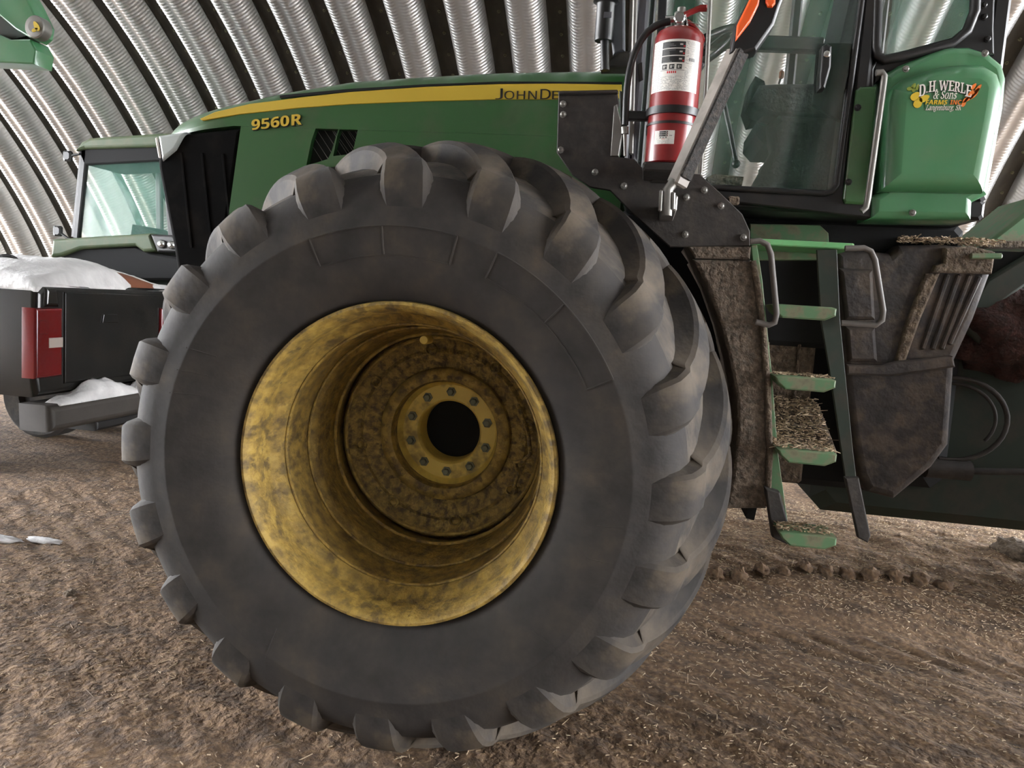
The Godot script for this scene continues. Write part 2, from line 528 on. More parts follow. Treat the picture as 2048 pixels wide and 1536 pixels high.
func build_ground() -> void:
	noise_fine.seed = 5; noise_fine.frequency = 3.0; noise_fine.fractal_octaves = 4
	noise_broad.seed = 6; noise_broad.frequency = 0.7; noise_broad.fractal_octaves = 3
	var xs := []
	var zs := []
	var x := END_A - 0.3
	while x < END_B + 0.3:
		xs.append(x); x += 0.026 if x > -3.6 and x < 3.9 else 0.2
	var z := -7.4
	while z < 4.8:
		zs.append(z); z += 0.026 if z > -4.2 and z < 1.3 else 0.2
	var verts := PackedVector3Array()
	var norms := PackedVector3Array()
	var idx := PackedInt32Array()
	for zz in zs:
		for xx in xs: verts.append(Vector3(xx, ground(xx, zz), zz))
	norms.resize(verts.size())
	var n := xs.size()
	for r in zs.size() - 1:
		for c in n - 1:
			var i := r * n + c
			for q in [[i, i + 1, i + n + 1], [i, i + n + 1, i + n]]:
				idx.append(q[0]); idx.append(q[1]); idx.append(q[2])
				var nn: Vector3 = (verts[q[2]] - verts[q[0]]).cross(verts[q[1]] - verts[q[0]])
				for k in q: norms[k] += nn
	for i in norms.size(): norms[i] = norms[i].normalized()
	var arr := []
	arr.resize(Mesh.ARRAY_MAX)
	arr[Mesh.ARRAY_VERTEX] = verts; arr[Mesh.ARRAY_NORMAL] = norms; arr[Mesh.ARRAY_INDEX] = idx
	var m := ArrayMesh.new()
	m.add_surface_from_arrays(Mesh.PRIMITIVE_TRIANGLES, arr)
	var o := MeshInstance3D.new()
	o.name = "floor"
	o.mesh = m
	o.material_override = M.floor
	o.set_meta("kind", "structure")
	o.set_meta("label", "brown trodden dirt floor with straw")
	add_child(o, true)
	var under := Shape.new()
	under.box(Vector3(-0.7, -0.45, -1.25), Vector3(19.2, 0.4, 12.6))
	struct("floor_base", under, M.plate)
	for e in [[END_A - 20.2, "ground_outside"], [END_B + 20.2, "ground_outside"]]:
		var s := Shape.new()
		s.box(Vector3(e[0], -0.3, -1.25), Vector3(40, 0.5, 60))
		struct(e[1], s, M.snow)

# bits of straw and chaff: position list -> one stuff object
func scatter(called: String, spots: Array, parent: Node3D, sd: int, label := "", category := "") -> void:
	var s := Shape.new()
	s.box(Vector3.ZERO, Vector3(1, 0.12, 0.1), 0.02)
	var mm := MultiMesh.new()
	mm.transform_format = MultiMesh.TRANSFORM_3D
	mm.use_colors = true
	mm.mesh = s.mesh()
	mm.instance_count = spots.size()
	var rng := RandomNumberGenerator.new()
	rng.seed = sd
	var off := origin_of(parent) if parent != self else Vector3.ZERO
	for i in spots.size():
		var l := rng.randf_range(0.006, 0.022) if rng.randf() < 0.95 else rng.randf_range(0.03, 0.08)
		var b := Basis(Vector3.UP, rng.randf_range(0, TAU)) * Basis(Vector3(0, 0, 1), rng.randf_range(-0.35, 0.35)) * Basis(Vector3(1, 0, 0), rng.randf_range(-0.5, 0.5))
		var w := rng.randf_range(0.015, 0.035) if l < 0.025 else 0.022
		b = b.scaled_local(Vector3(l, w, w))
		mm.set_instance_transform(i, Transform3D(b, spots[i] - off))
		var t := rng.randf()
		var c := Color(0.30, 0.215, 0.135).lerp(Color(0.50, 0.385, 0.255), t * t)
		if rng.randf() < 0.12: c = Color(0.16, 0.115, 0.08)
		mm.set_instance_color(i, c)
	var o := MultiMeshInstance3D.new()
	o.name = called
	o.multimesh = mm
	o.material_override = M.straw
	o.set_meta("kind", "stuff")
	parent.add_child(o, true)
	if label: tag(o, label, category, "", "stuff")

func build_litter() -> void:
	var rng := RandomNumberGenerator.new()
	rng.seed = 77
	var spots := []
	for i in 60000:
		var x := rng.randf_range(-3.2, 3.9)
		var z := rng.randf_range(-4.6, 1.1)
		var dense := 0.22 + 0.3 * noise_broad.get_noise_2d(x * 2.0, z * 2.0)
		if x > 0.9 and z < -1.9: dense = 1.0
		elif x > 0.8: dense += 0.3
		if absf(z + 2.05 - 0.12 * x) < 0.25 and x > 0.8: dense = 0.25
		if rng.randf() > dense: continue
		spots.append(Vector3(x, ground(x, z) + 0.003, z))
	scatter("chaff", spots, self, 78, "pale straw chaff littering the dirt floor around the tractor", "chaff")
	# clods pressed up along the rut
	var clods := [Vector3(1.292, 0, -2.368), Vector3(1.427, 0, -2.372), Vector3(1.568, 0, -2.466), Vector3(1.695, 0, -2.458), Vector3(1.828, 0, -2.541), Vector3(1.954, 0, -2.532), Vector3(2.078, 0, -2.54), Vector3(2.208, 0, -2.533), Vector3(2.349, 0, -2.548), Vector3(2.49, 0, -2.545), Vector3(2.623, 0, -2.541)]
	for i in clods.size():
		var c: Vector3 = clods[i]
		c.y = ground(c.x, c.z)
		var s := Shape.new()
		var w := rng.randf_range(0.04, 0.06)
		lump(s, Vector3(w, w * 0.9, w * 1.2), 300 + i)
		solo("dirt_clod", s, M.floor, "lump of dark dirt in the row pressed up along the wheel rut", "dirt clod", c + Vector3(0, 0.01, 0), "dirt clods along the rut")
	var big := Shape.new()
	lump(big, Vector3(0.12, 0.07, 0.16), 400)
	var q: Vector3 = Vector3(3.285, 0, -3.176)
	solo("straw_clump", big, M.dusty, "pale broken clump of packed straw on the floor at the far right", "straw clump", Vector3(q.x, ground(q.x, q.z) + 0.02, q.z))
	# snow fallen from the vehicles
	var snow_a := Shape.new()
	lump(snow_a, Vector3(0.16, 0.022, 0.035), 401)
	var p: Vector3 = Vector3(-2.773, 0, -1.529)
	solo("snow_patch", snow_a, M.snow, "flat patch of white snow on the dirt at the left edge", "snow", p + Vector3(-0.07, 0, 0))
	var snow_b := Shape.new()
	lump(snow_b, Vector3(0.11, 0.018, 0.03), 402)
	p = Vector3(-2.582, 0, -1.583)
	solo("snow_patch", snow_b, M.snow, "smaller tapering streak of snow on the dirt, nearer the tractor tyre", "snow", p)
	var snow_c := Shape.new()
	lump(snow_c, Vector3(0.03, 0.02, 0.025), 403)
	p = Vector3(-1.906, 0, -0.956)
	solo("pale_crumb", snow_c, M.dusty, "small pale crumb lying on the dirt left of the tyre", "crumb", p)

func lump(s: Shape, r: Vector3, sd: int, segs := 14) -> void:
	var n := FastNoiseLite.new()
	n.seed = sd; n.frequency = 0.9; n.fractal_octaves = 3
	var rows := []
	for i in range(1, segs):
		var a := PI * i / segs - PI / 2
		var row := []
		for k in segs * 2:
			var b := TAU * k / (segs * 2)
			var d := Vector3(cos(a) * cos(b), sin(a), cos(a) * sin(b))
			row.append(d * r * (1.0 + 0.45 * n.get_noise_3dv(d * 1.6)))
		rows.append(row)
	s.grid(rows)

# ---------------------------------------------------------------- the wheel
func lug_mesh(side: float) -> ArrayMesh:
	var s := Shape.new()
	var secs := [[0.0735, 0.792, 0.03, 0.78, 0.062, 0.11, -0.9], [0.0735, 0.822, 0.02, 0.79, 0.065, 0.115, -0.6], [0.069, 0.856, 0.0, 0.80, 0.067, 0.118, -0.3], [0.059, 0.888, -0.03, 0.81, 0.067, 0.12, 0.0], [0.042, 0.914, -0.06, 0.82, 0.066, 0.12, 0.3], [0.018, 0.934, -0.075, 0.83, 0.064, 0.118, 0.9], [-0.012, 0.949, -0.09, 0.84, 0.062, 0.116, 1.4]]
	for i in 11:
		var z := -0.05 - 0.375 * i / 10.0
		var u := (z + 0.38) / 0.36
		secs.append([z, 1.066 - 0.132 * u * u, z, 0.94 - 0.09 * u * u, lerpf(0.061, 0.036, i / 10.0), lerpf(0.115, 0.07, i / 10.0), 2.2 + 19.0 * pow(i / 10.0, 1.15)])
	var rows := []
	for q in secs:
		var row := []
		var o := Vector2(q[1], q[0])     # (r, z) of the outer face
		var b := Vector2(q[3], q[2])
		var d := (b - o).normalized()
		for e in [[b, -q[5]], [o + d * 0.012, -q[4] - 0.004], [o, -q[4] + 0.008], [o, 0.0], [o, q[4] - 0.008], [o + d * 0.012, q[4] + 0.004], [b, q[5]]]:
			var rz: Vector2 = e[0]
			var a: float = deg_to_rad(q[6]) + e[1] / rz.x
			var z := rz.y if side > 0 else -0.76 - rz.y
			row.append(Vector3(rz.x * cos(a), rz.x * sin(a), z))
		rows.append(row)
	s.grid(rows, true, true, [], [0, 1, 2, 2, 3, 4, 5])
	return s.mesh()

func carcass_profile() -> Array:
	var half := [[0.50, -0.03], [0.515, -0.012], [0.53, 0.006], [0.56, 0.03], [0.61, 0.055], [0.67, 0.072], [0.728, 0.0795], [0.733, 0.0815], [0.739, 0.0815], [0.744, 0.079], [0.785, 0.0755], [0.83, 0.062], [0.868, 0.036], [0.898, -0.012], [0.93, -0.09], [0.964, -0.2], [0.986, -0.3], [0.992, -0.38]]
	var prof := []
	for p in half: prof.append(Vector2(p[0], p[1]))
	for i in range(half.size() - 2, -1, -1): prof.append(Vector2(half[i][0], -0.76 - half[i][1]))
	return prof

func build_wheel(tractor: Node3D) -> void:
	var at := Transform3D(Basis(), WHEEL)
	var s := Shape.new()
	var whole := carcass_profile()
	var half: int = (whole.size() - 1) / 2
	var walls := whole.slice(0, half - 3)
	for p in [Vector2(0.82, -0.06), Vector2(0.60, -0.12)]: walls.append(p)
	s.lathe(walls, 160, at, true)
	var tyre := part("tyre", s, M.tyre, tractor, "worn black tractor tyre dusted with brown dirt")
	s = Shape.new()
	var crown := whole.slice(half - 4, whole.size())
	for p in [Vector2(0.52, -0.60), Vector2(0.84, -0.55), Vector2(0.84, -0.10)]: crown.append(p)
	s.lathe(crown, 160, at, true)
	part("tread_base", s, M.tread, tyre, "dust-coated rubber between the lugs")
	for side in [1.0, -1.0]:
		var lm := lug_mesh(side)
		for i in 20:
			var o := MeshInstance3D.new()
			o.name = "lug"
			o.mesh = lm
			o.material_override = M.lug
			tyre.add_child(o, true)
			o.transform = Transform3D(Basis(Vector3(0, 0, 1), deg_to_rad(18.0 * i + (0.0 if side > 0 else 9.0))), WHEEL)
	# raised lines moulded into the sidewall
	for f in [[0.737, 27.0, 66.0, 0.655, 47.0], [0.735, 76.0, 112.0, 0.65, 94.0]]:
		s = Shape.new()
		for r in [f[0], f[3]]:
			var path := []
			for i in 21:
				var a := deg_to_rad(lerpf(f[1], f[2], i / 20.0))
				path.append(WHEEL + Vector3(r * cos(a), r * sin(a), sidewall_z(r)))
			s.tube(path, 0.003, 5)
		for a in [f[1], f[4], f[2]]:
			var path := []
			for i in 6:
				var r := lerpf(f[3], f[0], i / 5.0)
				path.append(WHEEL + Vector3(r * cos(deg_to_rad(a)), r * sin(deg_to_rad(a)), sidewall_z(r)))
			s.tube(path, 0.003, 5)
		part("sidewall_marking", s, M.tyre, tyre)
	for a in [-9.0, -18.0, -43.0, 152.0, 158.0, 164.0, 238.0]:
		var path := []
		for i in 5:
			var r := lerpf(0.65, 0.745, i / 4.0)
			path.append(WHEEL + Vector3(r * cos(deg_to_rad(a + i * 0.5)), r * sin(deg_to_rad(a + i * 0.5)), sidewall_z(r)))
		s = Shape.new()
		s.tube(path, 0.0022, 5)
		part("sidewall_ridge", s, M.tyre, tyre)
	# deep yellow rim
	s = Shape.new()
	var outer := [[0.50, -0.05], [0.512, -0.01], [0.516, 0.004], [0.513, 0.014], [0.504, 0.017], [0.496, 0.010], [0.49, -0.01], [0.482, -0.03], [0.478, -0.09], [0.470, -0.115], [0.452, -0.14], [0.446, -0.16], [0.446, -0.175], [0.452, -0.185], [0.448, -0.20], [0.436, -0.30], [0.432, -0.33], [0.418, -0.345], [0.412, -0.37], [0.405, -0.50], [0.402, -0.545], [0.41, -0.56], [0.41, -0.76], [0.44, -0.78], [0.46, -0.70], [0.47, -0.4], [0.49, -0.1]]
	var prof := []
	for p in outer.slice(0, 12): prof.append(Vector2(p[0], p[1]))
	prof.append(Vector2(0.47, -0.15))
	s.lathe(prof, 128, at, true)
	var rim := part("wheel_rim", s, M.rim, tractor, "deep yellow steel rim caked with brown mud")
	s = Shape.new()
	prof = []
	for p in outer.slice(11, 26): prof.append(Vector2(p[0], p[1]))
	s.lathe(prof, 128, at, true)
	part("rim_barrel", s, M.rim_barrel, rim, "muddy inner barrel of the rim, browned further for the shade of its depth")
	for q in [[0.445, -0.168, 0.006], [0.430, -0.318, 0.006], [0.403, -0.50, 0.007], [0.386, -0.568, 0.008]]:
		s = Shape.new()
		prof = []
		for k in 8: prof.append(Vector2(q[0] - 0.002 + q[2] * cos(TAU * k / 8), q[1] + q[2] * sin(TAU * k / 8)))
		s.lathe(prof, 96, at, true)
		part("barrel_ridge", s, M.rim, rim)
	s = Shape.new()
	var disc := [[0.41, -0.60], [0.396, -0.575], [0.385, -0.572], [0.375, -0.585], [0.365, -0.60], [0.34, -0.61], [0.325, -0.60], [0.31, -0.605], [0.285, -0.63], [0.265, -0.635], [0.26, -0.625], [0.252, -0.615], [0.228, -0.61], [0.215, -0.615], [0.21, -0.63], [0.21, -0.69], [0.30, -0.70], [0.40, -0.68]]
	prof = []
	for p in disc: prof.append(Vector2(p[0], p[1]))
	s.lathe(prof, 96, at, true)
	part("wheel_disc", s, M.rim_muddy, rim)
	s = Shape.new()
	prof = []
	for p in [[0.262, -0.632], [0.259, -0.616], [0.250, -0.608], [0.230, -0.604], [0.214, -0.610], [0.208, -0.63], [0.208, -0.70], [0.22, -0.70], [0.24, -0.63]]: prof.append(Vector2(p[0], p[1]))
	s.lathe(prof, 96, at, true)
	part("disc_ring", s, M.rim, rim, "raised yellow ring around the hub")
	s = Shape.new()
	prof = []
	for p in [[0.214, -0.74], [0.214, -0.665], [0.20, -0.675], [0.195, -0.69], [0.19, -0.695], [0.132, -0.695], [0.126, -0.70], [0.122, -0.715], [0.12, -0.95], [0.13, -0.96], [0.14, -0.80]]: prof.append(Vector2(p[0], p[1]))
	s.lathe(prof, 96, at, true)
	part("hub", s, M.rim_clean, rim)
	s = Shape.new()
	s.lathe([Vector2(0.135, -0.93), Vector2(0.135, -0.90), Vector2(0.07, -0.90), Vector2(0.065, -0.87), Vector2(0.045, -0.86)], 32, at)
	part("axle_end", s, M.black, rim)
	for i in 10:
		s = Shape.new()
		var a := TAU * i / 10 + 0.31
		s.lathe([Vector2(0.020, 0.0), Vector2(0.020, 0.005), Vector2(0.0135, 0.006), Vector2(0.0135, 0.021), Vector2(0.011, 0.023)], 6, Transform3D(Basis(), WHEEL + Vector3(0.162 * cos(a), 0.162 * sin(a), -0.695)))
		part("hub_bolt", s, M.bolt, rim, "greenish hex bolt head")
	for i in 8:
		s = Shape.new()
		var a := TAU * i / 8 + 0.2
		s.lathe([Vector2(0.026, -0.01), Vector2(0.024, 0.012), Vector2(0.017, 0.014), Vector2(0.015, -0.005), Vector2(0.008, -0.006)], 14, Transform3D(Basis(), WHEEL + Vector3(0.338 * cos(a), 0.338 * sin(a), -0.605)))
		part("rim_clamp", s, M.rim_muddy, rim)
	s = Shape.new()
	s.lathe([Vector2(0.016, -0.02), Vector2(0.016, 0.045), Vector2(0.0135, 0.05)], 18, Transform3D(Basis(), WHEEL + Vector3(-0.005, 0.385, -0.32)))
	part("rim_plug", s, M.rim_clean, rim, "clean yellow round plug")
	# valve stem pipe curling over the mud on the right
	s = Shape.new()
	var path := []
	for p in [[0.30, 0.16, -0.5], [0.345, 0.06, -0.5], [0.36, -0.02, -0.5], [0.33, -0.05, -0.5], [0.30, -0.06, -0.52], [0.315, -0.10, -0.53], [0.30, -0.16, -0.54]]: path.append(WHEEL + Vector3(p[0], p[1], p[2]))
	s.tube(path, 0.008, 8)
	part("valve_pipe", s, M.rim_muddy, rim)

func sidewall_z(r: float) -> float:
	var prof := carcass_profile()
	for i in prof.size() - 1:
		if prof[i].x <= r and prof[i + 1].x > r:
			return lerpf(prof[i].y, prof[i + 1].y, (r - prof[i].x) / (prof[i + 1].x - prof[i].x))
	return 0.05

func hidden_wheels(tractor: Node3D) -> void:
	for c in [Vector3(0, 1.02, -2.8 + 0.76), Vector3(3.95, 1.02, -0.02), Vector3(3.95, 1.02, -2.8 + 0.76)]:
		var s := Shape.new()
		s.lathe(carcass_profile(), 64, Transform3D(Basis(), c + Vector3(0, 0, 0)), true)
		var lm: ArrayMesh = lug_mesh(1.0)
		var t := part("tyre", s, M.tyre, tractor)
		for i in 20:
			for side in [0, 1]:
				var o := MeshInstance3D.new()
				o.name = "lug"
				o.mesh = lm
				o.material_override = M.lug
				t.add_child(o, true)
				var b := Basis(Vector3(0, 0, 1), deg_to_rad(18.0 * i + 9.0 * side))
				if side: b = b * Basis(Vector3(1, 0, 0), PI)
				o.transform = Transform3D(b, c + (Vector3(0, 0, -0.76) if side else Vector3.ZERO))
		s = Shape.new()
		s.lathe([Vector2(0.51, -0.76), Vector2(0.51, 0.0), Vector2(0.47, 0.0), Vector2(0.43, -0.3), Vector2(0.12, -0.32), Vector2(0.1, -0.3)], 48, Transform3D(Basis(), c))
		part("wheel_rim", s, M.rim, tractor)

# ---------------------------------------------------------------- the tractor
func hood_top(x: float) -> float:
	var k := [[-1.475, 2.225], [-1.44, 2.256], [-1.36, 2.285], [-1.271, 2.312], [-1.152, 2.342], [-0.92, 2.397], [-0.581, 2.455], [-0.252, 2.482], [0.066, 2.504], [0.62, 2.522]]
	for i in k.size() - 1:
		if x <= k[i + 1][0]: return lerpf(k[i][1], k[i + 1][1], (x - k[i][0]) / (k[i + 1][0] - k[i][0]))
	return k[-1][1]

func build_hood(t: Node3D) -> void:
	var s := Shape.new()
	var rows := []
	for i in 41:
		var x := lerpf(-1.475, 0.60, pow(i / 40.0, 1.25))
		var top := hood_top(x)
		var w := 0.45 - 0.10 * pow(clampf((-1.2 - x) / 0.28, 0, 1), 2.0)
		var low := lerpf(2.19, 2.245, clampf((x + 1.475) / 0.4, 0, 1)) if x < -1.07 else 2.24
		low = minf(low, top - 0.02)
		var r := minf(0.075, (top - low) * 0.8)
		var row := []
		row.append(Vector3(x, low, -1.4 + w - 0.02)); row.append(Vector3(x, low, -1.4 + w))
		for k in 7:
			var a := PI / 2 * k / 6.0
			row.append(Vector3(x, top - r + r * sin(a), -1.4 + w - r + r * cos(a)))
		row.append(Vector3(x, top + 0.012, -1.4))
		for k in 7:
			var a := PI / 2 * (6 - k) / 6.0
			row.append(Vector3(x, top - r + r * sin(a), -1.4 - w + r - r * cos(a)))
		row.append(Vector3(x, low, -1.4 - w)); row.append(Vector3(x, low, -1.4 - w + 0.02))
		rows.append(row)
	var cg := [0, 1]
	for i in 14: cg.append(2)
	cg.append_array([3, 4, 5])
	s.grid(rows, true, true, [], cg)
	var hood := part("hood", s, M.green, t, "glossy green engine hood sloping down to the nose")
	# side panel with two slanted openings
	var c := CSGCombiner3D.new()
	c.name = "side_panel"
	var body := CSGPolygon3D.new()
	body.name = "body"
	body.polygon = PackedVector2Array([Vector2(-1.075, 2.246), Vector2(-1.13, 1.80), Vector2(-1.20, 1.45), Vector2(0.6, 1.45), Vector2(0.6, 2.246)])
	body.depth = 0.03
	c.add_child(body)
	for o in vent_outlines():
		var hole := CSGPolygon3D.new()
		hole.name = "opening"
		hole.operation = CSGShape3D.OPERATION_SUBTRACTION
		hole.polygon = o
		hole.depth = 0.2
		hole.position.z = 0.1
		c.add_child(hole)
	c.material_override = M.green
	t.add_child(c, true)
	c.position = Vector3(0, 0, -0.952) - t.position
	for o in vent_outlines():
		s = Shape.new()
		s.prism(o, -1.02, -0.985)
		var v := part("side_vent", s, M.void, t, "black mesh behind the slanted opening")
		s = Shape.new()
		var lo := Vector2(9, 9)
		var hi := Vector2(-9, -9)
		for p in o:
			lo = lo.min(p); hi = hi.max(p)
		for i in 9:
			var x := lo.x - 0.08 + 0.035 * i
			s.tube([Vector3(x, hi.y, -0.982), Vector3(x + 0.16, lo.y, -0.982)], 0.0012, 4)
		part("vent_wires", s, M.steel, v)
	s = Shape.new()
	s.prism(PackedVector2Array([Vector2(-1.06, 2.24), Vector2(-1.18, 1.45), Vector2(0.6, 1.45), Vector2(0.6, 2.24)]), -1.86, -1.83)
	part("side_panel", s, M.green, t)
	s = Shape.new()
	s.box(Vector3(-0.25, 1.9, -1.4), Vector3(1.6, 0.75, 0.74), 0.03)
	part("engine", s, M.void, t)
	# yellow stripe following the hood
	s = Shape.new()
	s.prism(PackedVector2Array([Vector2(-1.268, 2.265), Vector2(-1.197, 2.296), Vector2(-1.033, 2.335), Vector2(-0.803, 2.367), Vector2(-0.577, 2.395), Vector2(-0.248, 2.423), Vector2(0.07, 2.441), Vector2(0.319, 2.448), Vector2(0.568, 2.449), Vector2(0.574, 2.393), Vector2(0.323, 2.385), Vector2(0.074, 2.379), Vector2(-0.245, 2.364), Vector2(-0.575, 2.344), Vector2(-0.801, 2.323), Vector2(-1.079, 2.289), Vector2(-1.256, 2.258)]), -0.96, -0.945, 0.002)
	part("hood_stripe", s, M.yellow, hood, "yellow stripe tapering to a point at the nose")
	s = Shape.new()
	s.prism(PackedVector2Array([Vector2(-0.895, 2.374), Vector2(-0.578, 2.408), Vector2(-0.249, 2.433), Vector2(0.07, 2.451), Vector2(0.569, 2.459), Vector2(0.57, 2.451), Vector2(0.07, 2.443), Vector2(-0.249, 2.425), Vector2(-0.578, 2.397), Vector2(-0.895, 2.363)]), -0.96, -0.9465)
	part("hood_shade_line", s, M.void, hood)  # dark strip painted as the shade line above the stripe
	# black grille and nose
	s = Shape.new()
	s.prism(PackedVector2Array([Vector2(-1.075, 2.235), Vector2(-1.48, 2.185), Vector2(-1.475, 2.05), Vector2(-1.44, 1.9), Vector2(-1.39, 1.685), Vector2(-1.30, 1.2), Vector2(-1.18, 1.2), Vector2(-1.13, 1.80)]), -1.86, -0.956, 0.02, 3)
	var grille := part("grille", s, M.matt, t, "matt black grille shroud at the nose")
	s = Shape.new()
	s.prism(PackedVector2Array([Vector2(-1.466, 2.186), Vector2(-1.335, 2.207), Vector2(-1.382, 2.127), Vector2(-1.445, 2.077)]), -1.25, -0.94, 0.012, 3)
	part("headlight", s, M.lens, grille, "clear wrap-around headlight")
	s = Shape.new()
	s.bar(Vector3(-1.483, 2.18, -0.958), Vector3(-1.462, 2.09, -0.955), 0.012, 0.012)
	part("headlight_rim", s, M.white, grille)
	for k in 3:
		s = Shape.new()
		var x := -1.36 + 0.1 * k
		s.bar(Vector3(x, 2.12, -0.955), Vector3(x + 0.06, 1.7, -0.955), 0.012, 0.006)
		part("grille_rib", s, M.matt, grille)
	# lettering
	var zt := -0.9445
	var J: Vector3 = Vector3(0.056, 2.378, -0.945)
	var base := (Vector3(0.446, 2.387, -0.945) - J).normalized()
	var up := base.rotated(Vector3(0, 0, 1), PI / 2)
	for w in [["J", 0.0, 0.030, 0.043], ["OHN", 0.037, 0.135, 0.033], ["D", 0.186, 0.043, 0.040], ["EERE", 0.235, 0.155, 0.033]]:
		lettering("hood_lettering", w[0], J + base * w[1] + up * 0.001, base * w[2], up * w[3], M.ink, hood, false, 0.0, false, 0.0025)
	var a: Vector3 = Vector3(-1.02, 2.222, -0.948)
	var dir := (Vector3(-0.789, 2.254, -0.948) - a)
	var un := dir.normalized().rotated(Vector3(0, 0, 1), PI / 2)
	for e in [["9560", 0.0, 0.75], ["R", 0.80, 0.2]]:
		lettering("number_lettering", e[0], a + dir * e[1] + Vector3(0.003, -0.003, -0.001), dir * e[2], un * 0.045, M.ink, t, false, 0.12, true, 0.003)
		lettering("number_lettering", e[0], a + dir * e[1], dir * e[2], un * 0.045, M.yellow, t, false, 0.12, true, 0.006)

func vent_outlines() -> Array:
	return [PackedVector2Array([Vector2(-0.765, 2.082), Vector2(-0.746, 2.187), Vector2(-0.726, 2.246), Vector2(-0.697, 2.276), Vector2(-0.61, 2.293), Vector2(-0.653, 2.143), Vector2(-0.668, 2.113)]), PackedVector2Array([Vector2(-0.643, 2.127), Vector2(-0.629, 2.211), Vector2(-0.609, 2.266), Vector2(-0.581, 2.296), Vector2(-0.521, 2.318), Vector2(-0.554, 2.155), Vector2(-0.567, 2.138)])]

func bolt_at(p: Vector3, r: float, m: Material, parent: Node3D, called := "bolt") -> void:
	var s := Shape.new()
	s.lathe([Vector2(r * 1.35, 0.0), Vector2(r * 1.3, r * 0.3), Vector2(r, r * 0.35), Vector2(r * 0.95, r * 0.9), Vector2(r * 0.6, r * 1.2)], 8, Transform3D(Basis(), p))
	part(called, s, m, parent)

func build_body(t: Node3D) -> void:
	var s := Shape.new()
	s.box(Vector3(0.3, 1.25, -1.42), Vector3(3.0, 0.75, 0.80), 0.03)
	part("chassis", s, M.void, t, "dark frame below the hood")  # near-black stands in for the deep shadow between tyre and flap
	s = Shape.new()
	s.lathe([Vector2(0.2, -2.0), Vector2(0.2, -0.8)], 24, Transform3D(Basis(), WHEEL))
	part("axle", s, M.void, t)
	# bolted plate over the wheel
	s = Shape.new()
	s.prism(PackedVector2Array([Vector2(0.365, 2.308), Vector2(0.574, 2.316), Vector2(0.583, 2.279), Vector2(0.569, 2.093), Vector2(0.651, 2.086), Vector2(0.692, 2.049), Vector2(0.884, 2.042), Vector2(0.958, 1.982), Vector2(1.041, 1.911), Vector2(1.072, 1.854), Vector2(1.077, 1.803), Vector2(0.802, 1.785), Vector2(0.655, 1.901), Vector2(0.575, 1.973), Vector2(0.502, 1.982), Vector2(0.436, 2.022), Vector2(0.373, 2.099)]), -0.57, -0.55, 0.003)
	var plate := part("fender_bracket", s, M.plate, t, "dusty dark plate with round-headed bolts")
	for p in [Vector3(0.384, 2.269, -0.55), Vector3(0.387, 2.232, -0.55), Vector3(0.387, 2.108, -0.55), Vector3(0.516, 2.035, -0.55), Vector3(0.623, 1.991, -0.55), Vector3(0.845, 1.96, -0.55), Vector3(0.904, 1.988, -0.55), Vector3(0.966, 1.936, -0.55), Vector3(0.852, 1.831, -0.55), Vector3(1.052, 1.831, -0.55)]:
		bolt_at(p, 0.0095, M.steel, plate)
	s = Shape.new()
	s.prism(PackedVector2Array([Vector2(0.567, 2.092), Vector2(0.566, 2.265), Vector2(0.576, 2.272), Vector2(0.603, 2.18), Vector2(0.596, 2.093)]), -0.60, -0.545, 0.002)
	part("bracket_edge", s, M.steel, plate, "bare metal edge strip")
	s = Shape.new()
	s.bar(Vector3(0.366, 2.303, -0.545), Vector3(0.577, 2.312, -0.545), 0.03, 0.012)
	part("bracket_lip", s, M.plate, plate)
	s = Shape.new()
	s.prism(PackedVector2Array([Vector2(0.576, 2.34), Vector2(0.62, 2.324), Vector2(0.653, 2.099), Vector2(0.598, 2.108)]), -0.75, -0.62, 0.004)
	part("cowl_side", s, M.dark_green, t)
	# muddy flap behind the wheel with a raised rear lip
	s = Shape.new()
	s.prism(PackedVector2Array([Vector2(0.885, 1.747), Vector2(1.088, 1.755), Vector2(1.11, 1.687), Vector2(1.145, 1.53), Vector2(1.183, 1.319), Vector2(1.212, 1.087), Vector2(1.224, 0.871), Vector2(1.08, 0.855), Vector2(1.093, 0.964), Vector2(1.098, 1.131), Vector2(1.085, 1.257), Vector2(1.052, 1.381), Vector2(1.007, 1.512), Vector2(0.946, 1.65)]), -0.95, -0.56, 0.012, 2)
	var flap := part("mud_flap", s, M.flap, t, "brown mud-caked fender panel behind the tyre")
	s = Shape.new()
	s.prism(PackedVector2Array([Vector2(0.858, 1.795), Vector2(1.082, 1.802), Vector2(1.082, 1.757), Vector2(0.893, 1.75)]), -0.9, -0.555, 0.008, 2)
	part("fender_cap", s, M.flap, flap)
	s = Shape.new()
	s.tube([Vector3(1.091, 1.752, -0.555), Vector3(1.111, 1.687, -0.555), Vector3(1.146, 1.531, -0.555), Vector3(1.184, 1.32, -0.555), Vector3(1.213, 1.088, -0.555), Vector3(1.226, 0.883, -0.555)], 0.012, 8)
	part("flap_lip", s, M.dusty, flap, "pale dust along the rear lip")
	# inner fender, coloured near-black for the deep shade behind the wheel
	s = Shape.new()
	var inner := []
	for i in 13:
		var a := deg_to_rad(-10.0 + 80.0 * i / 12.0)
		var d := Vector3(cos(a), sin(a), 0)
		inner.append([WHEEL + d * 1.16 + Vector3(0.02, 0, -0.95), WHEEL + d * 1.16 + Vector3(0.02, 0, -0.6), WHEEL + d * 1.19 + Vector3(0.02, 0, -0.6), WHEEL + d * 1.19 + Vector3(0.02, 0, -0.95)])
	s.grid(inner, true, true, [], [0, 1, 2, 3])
	part("inner_fender", s, M.void, t)

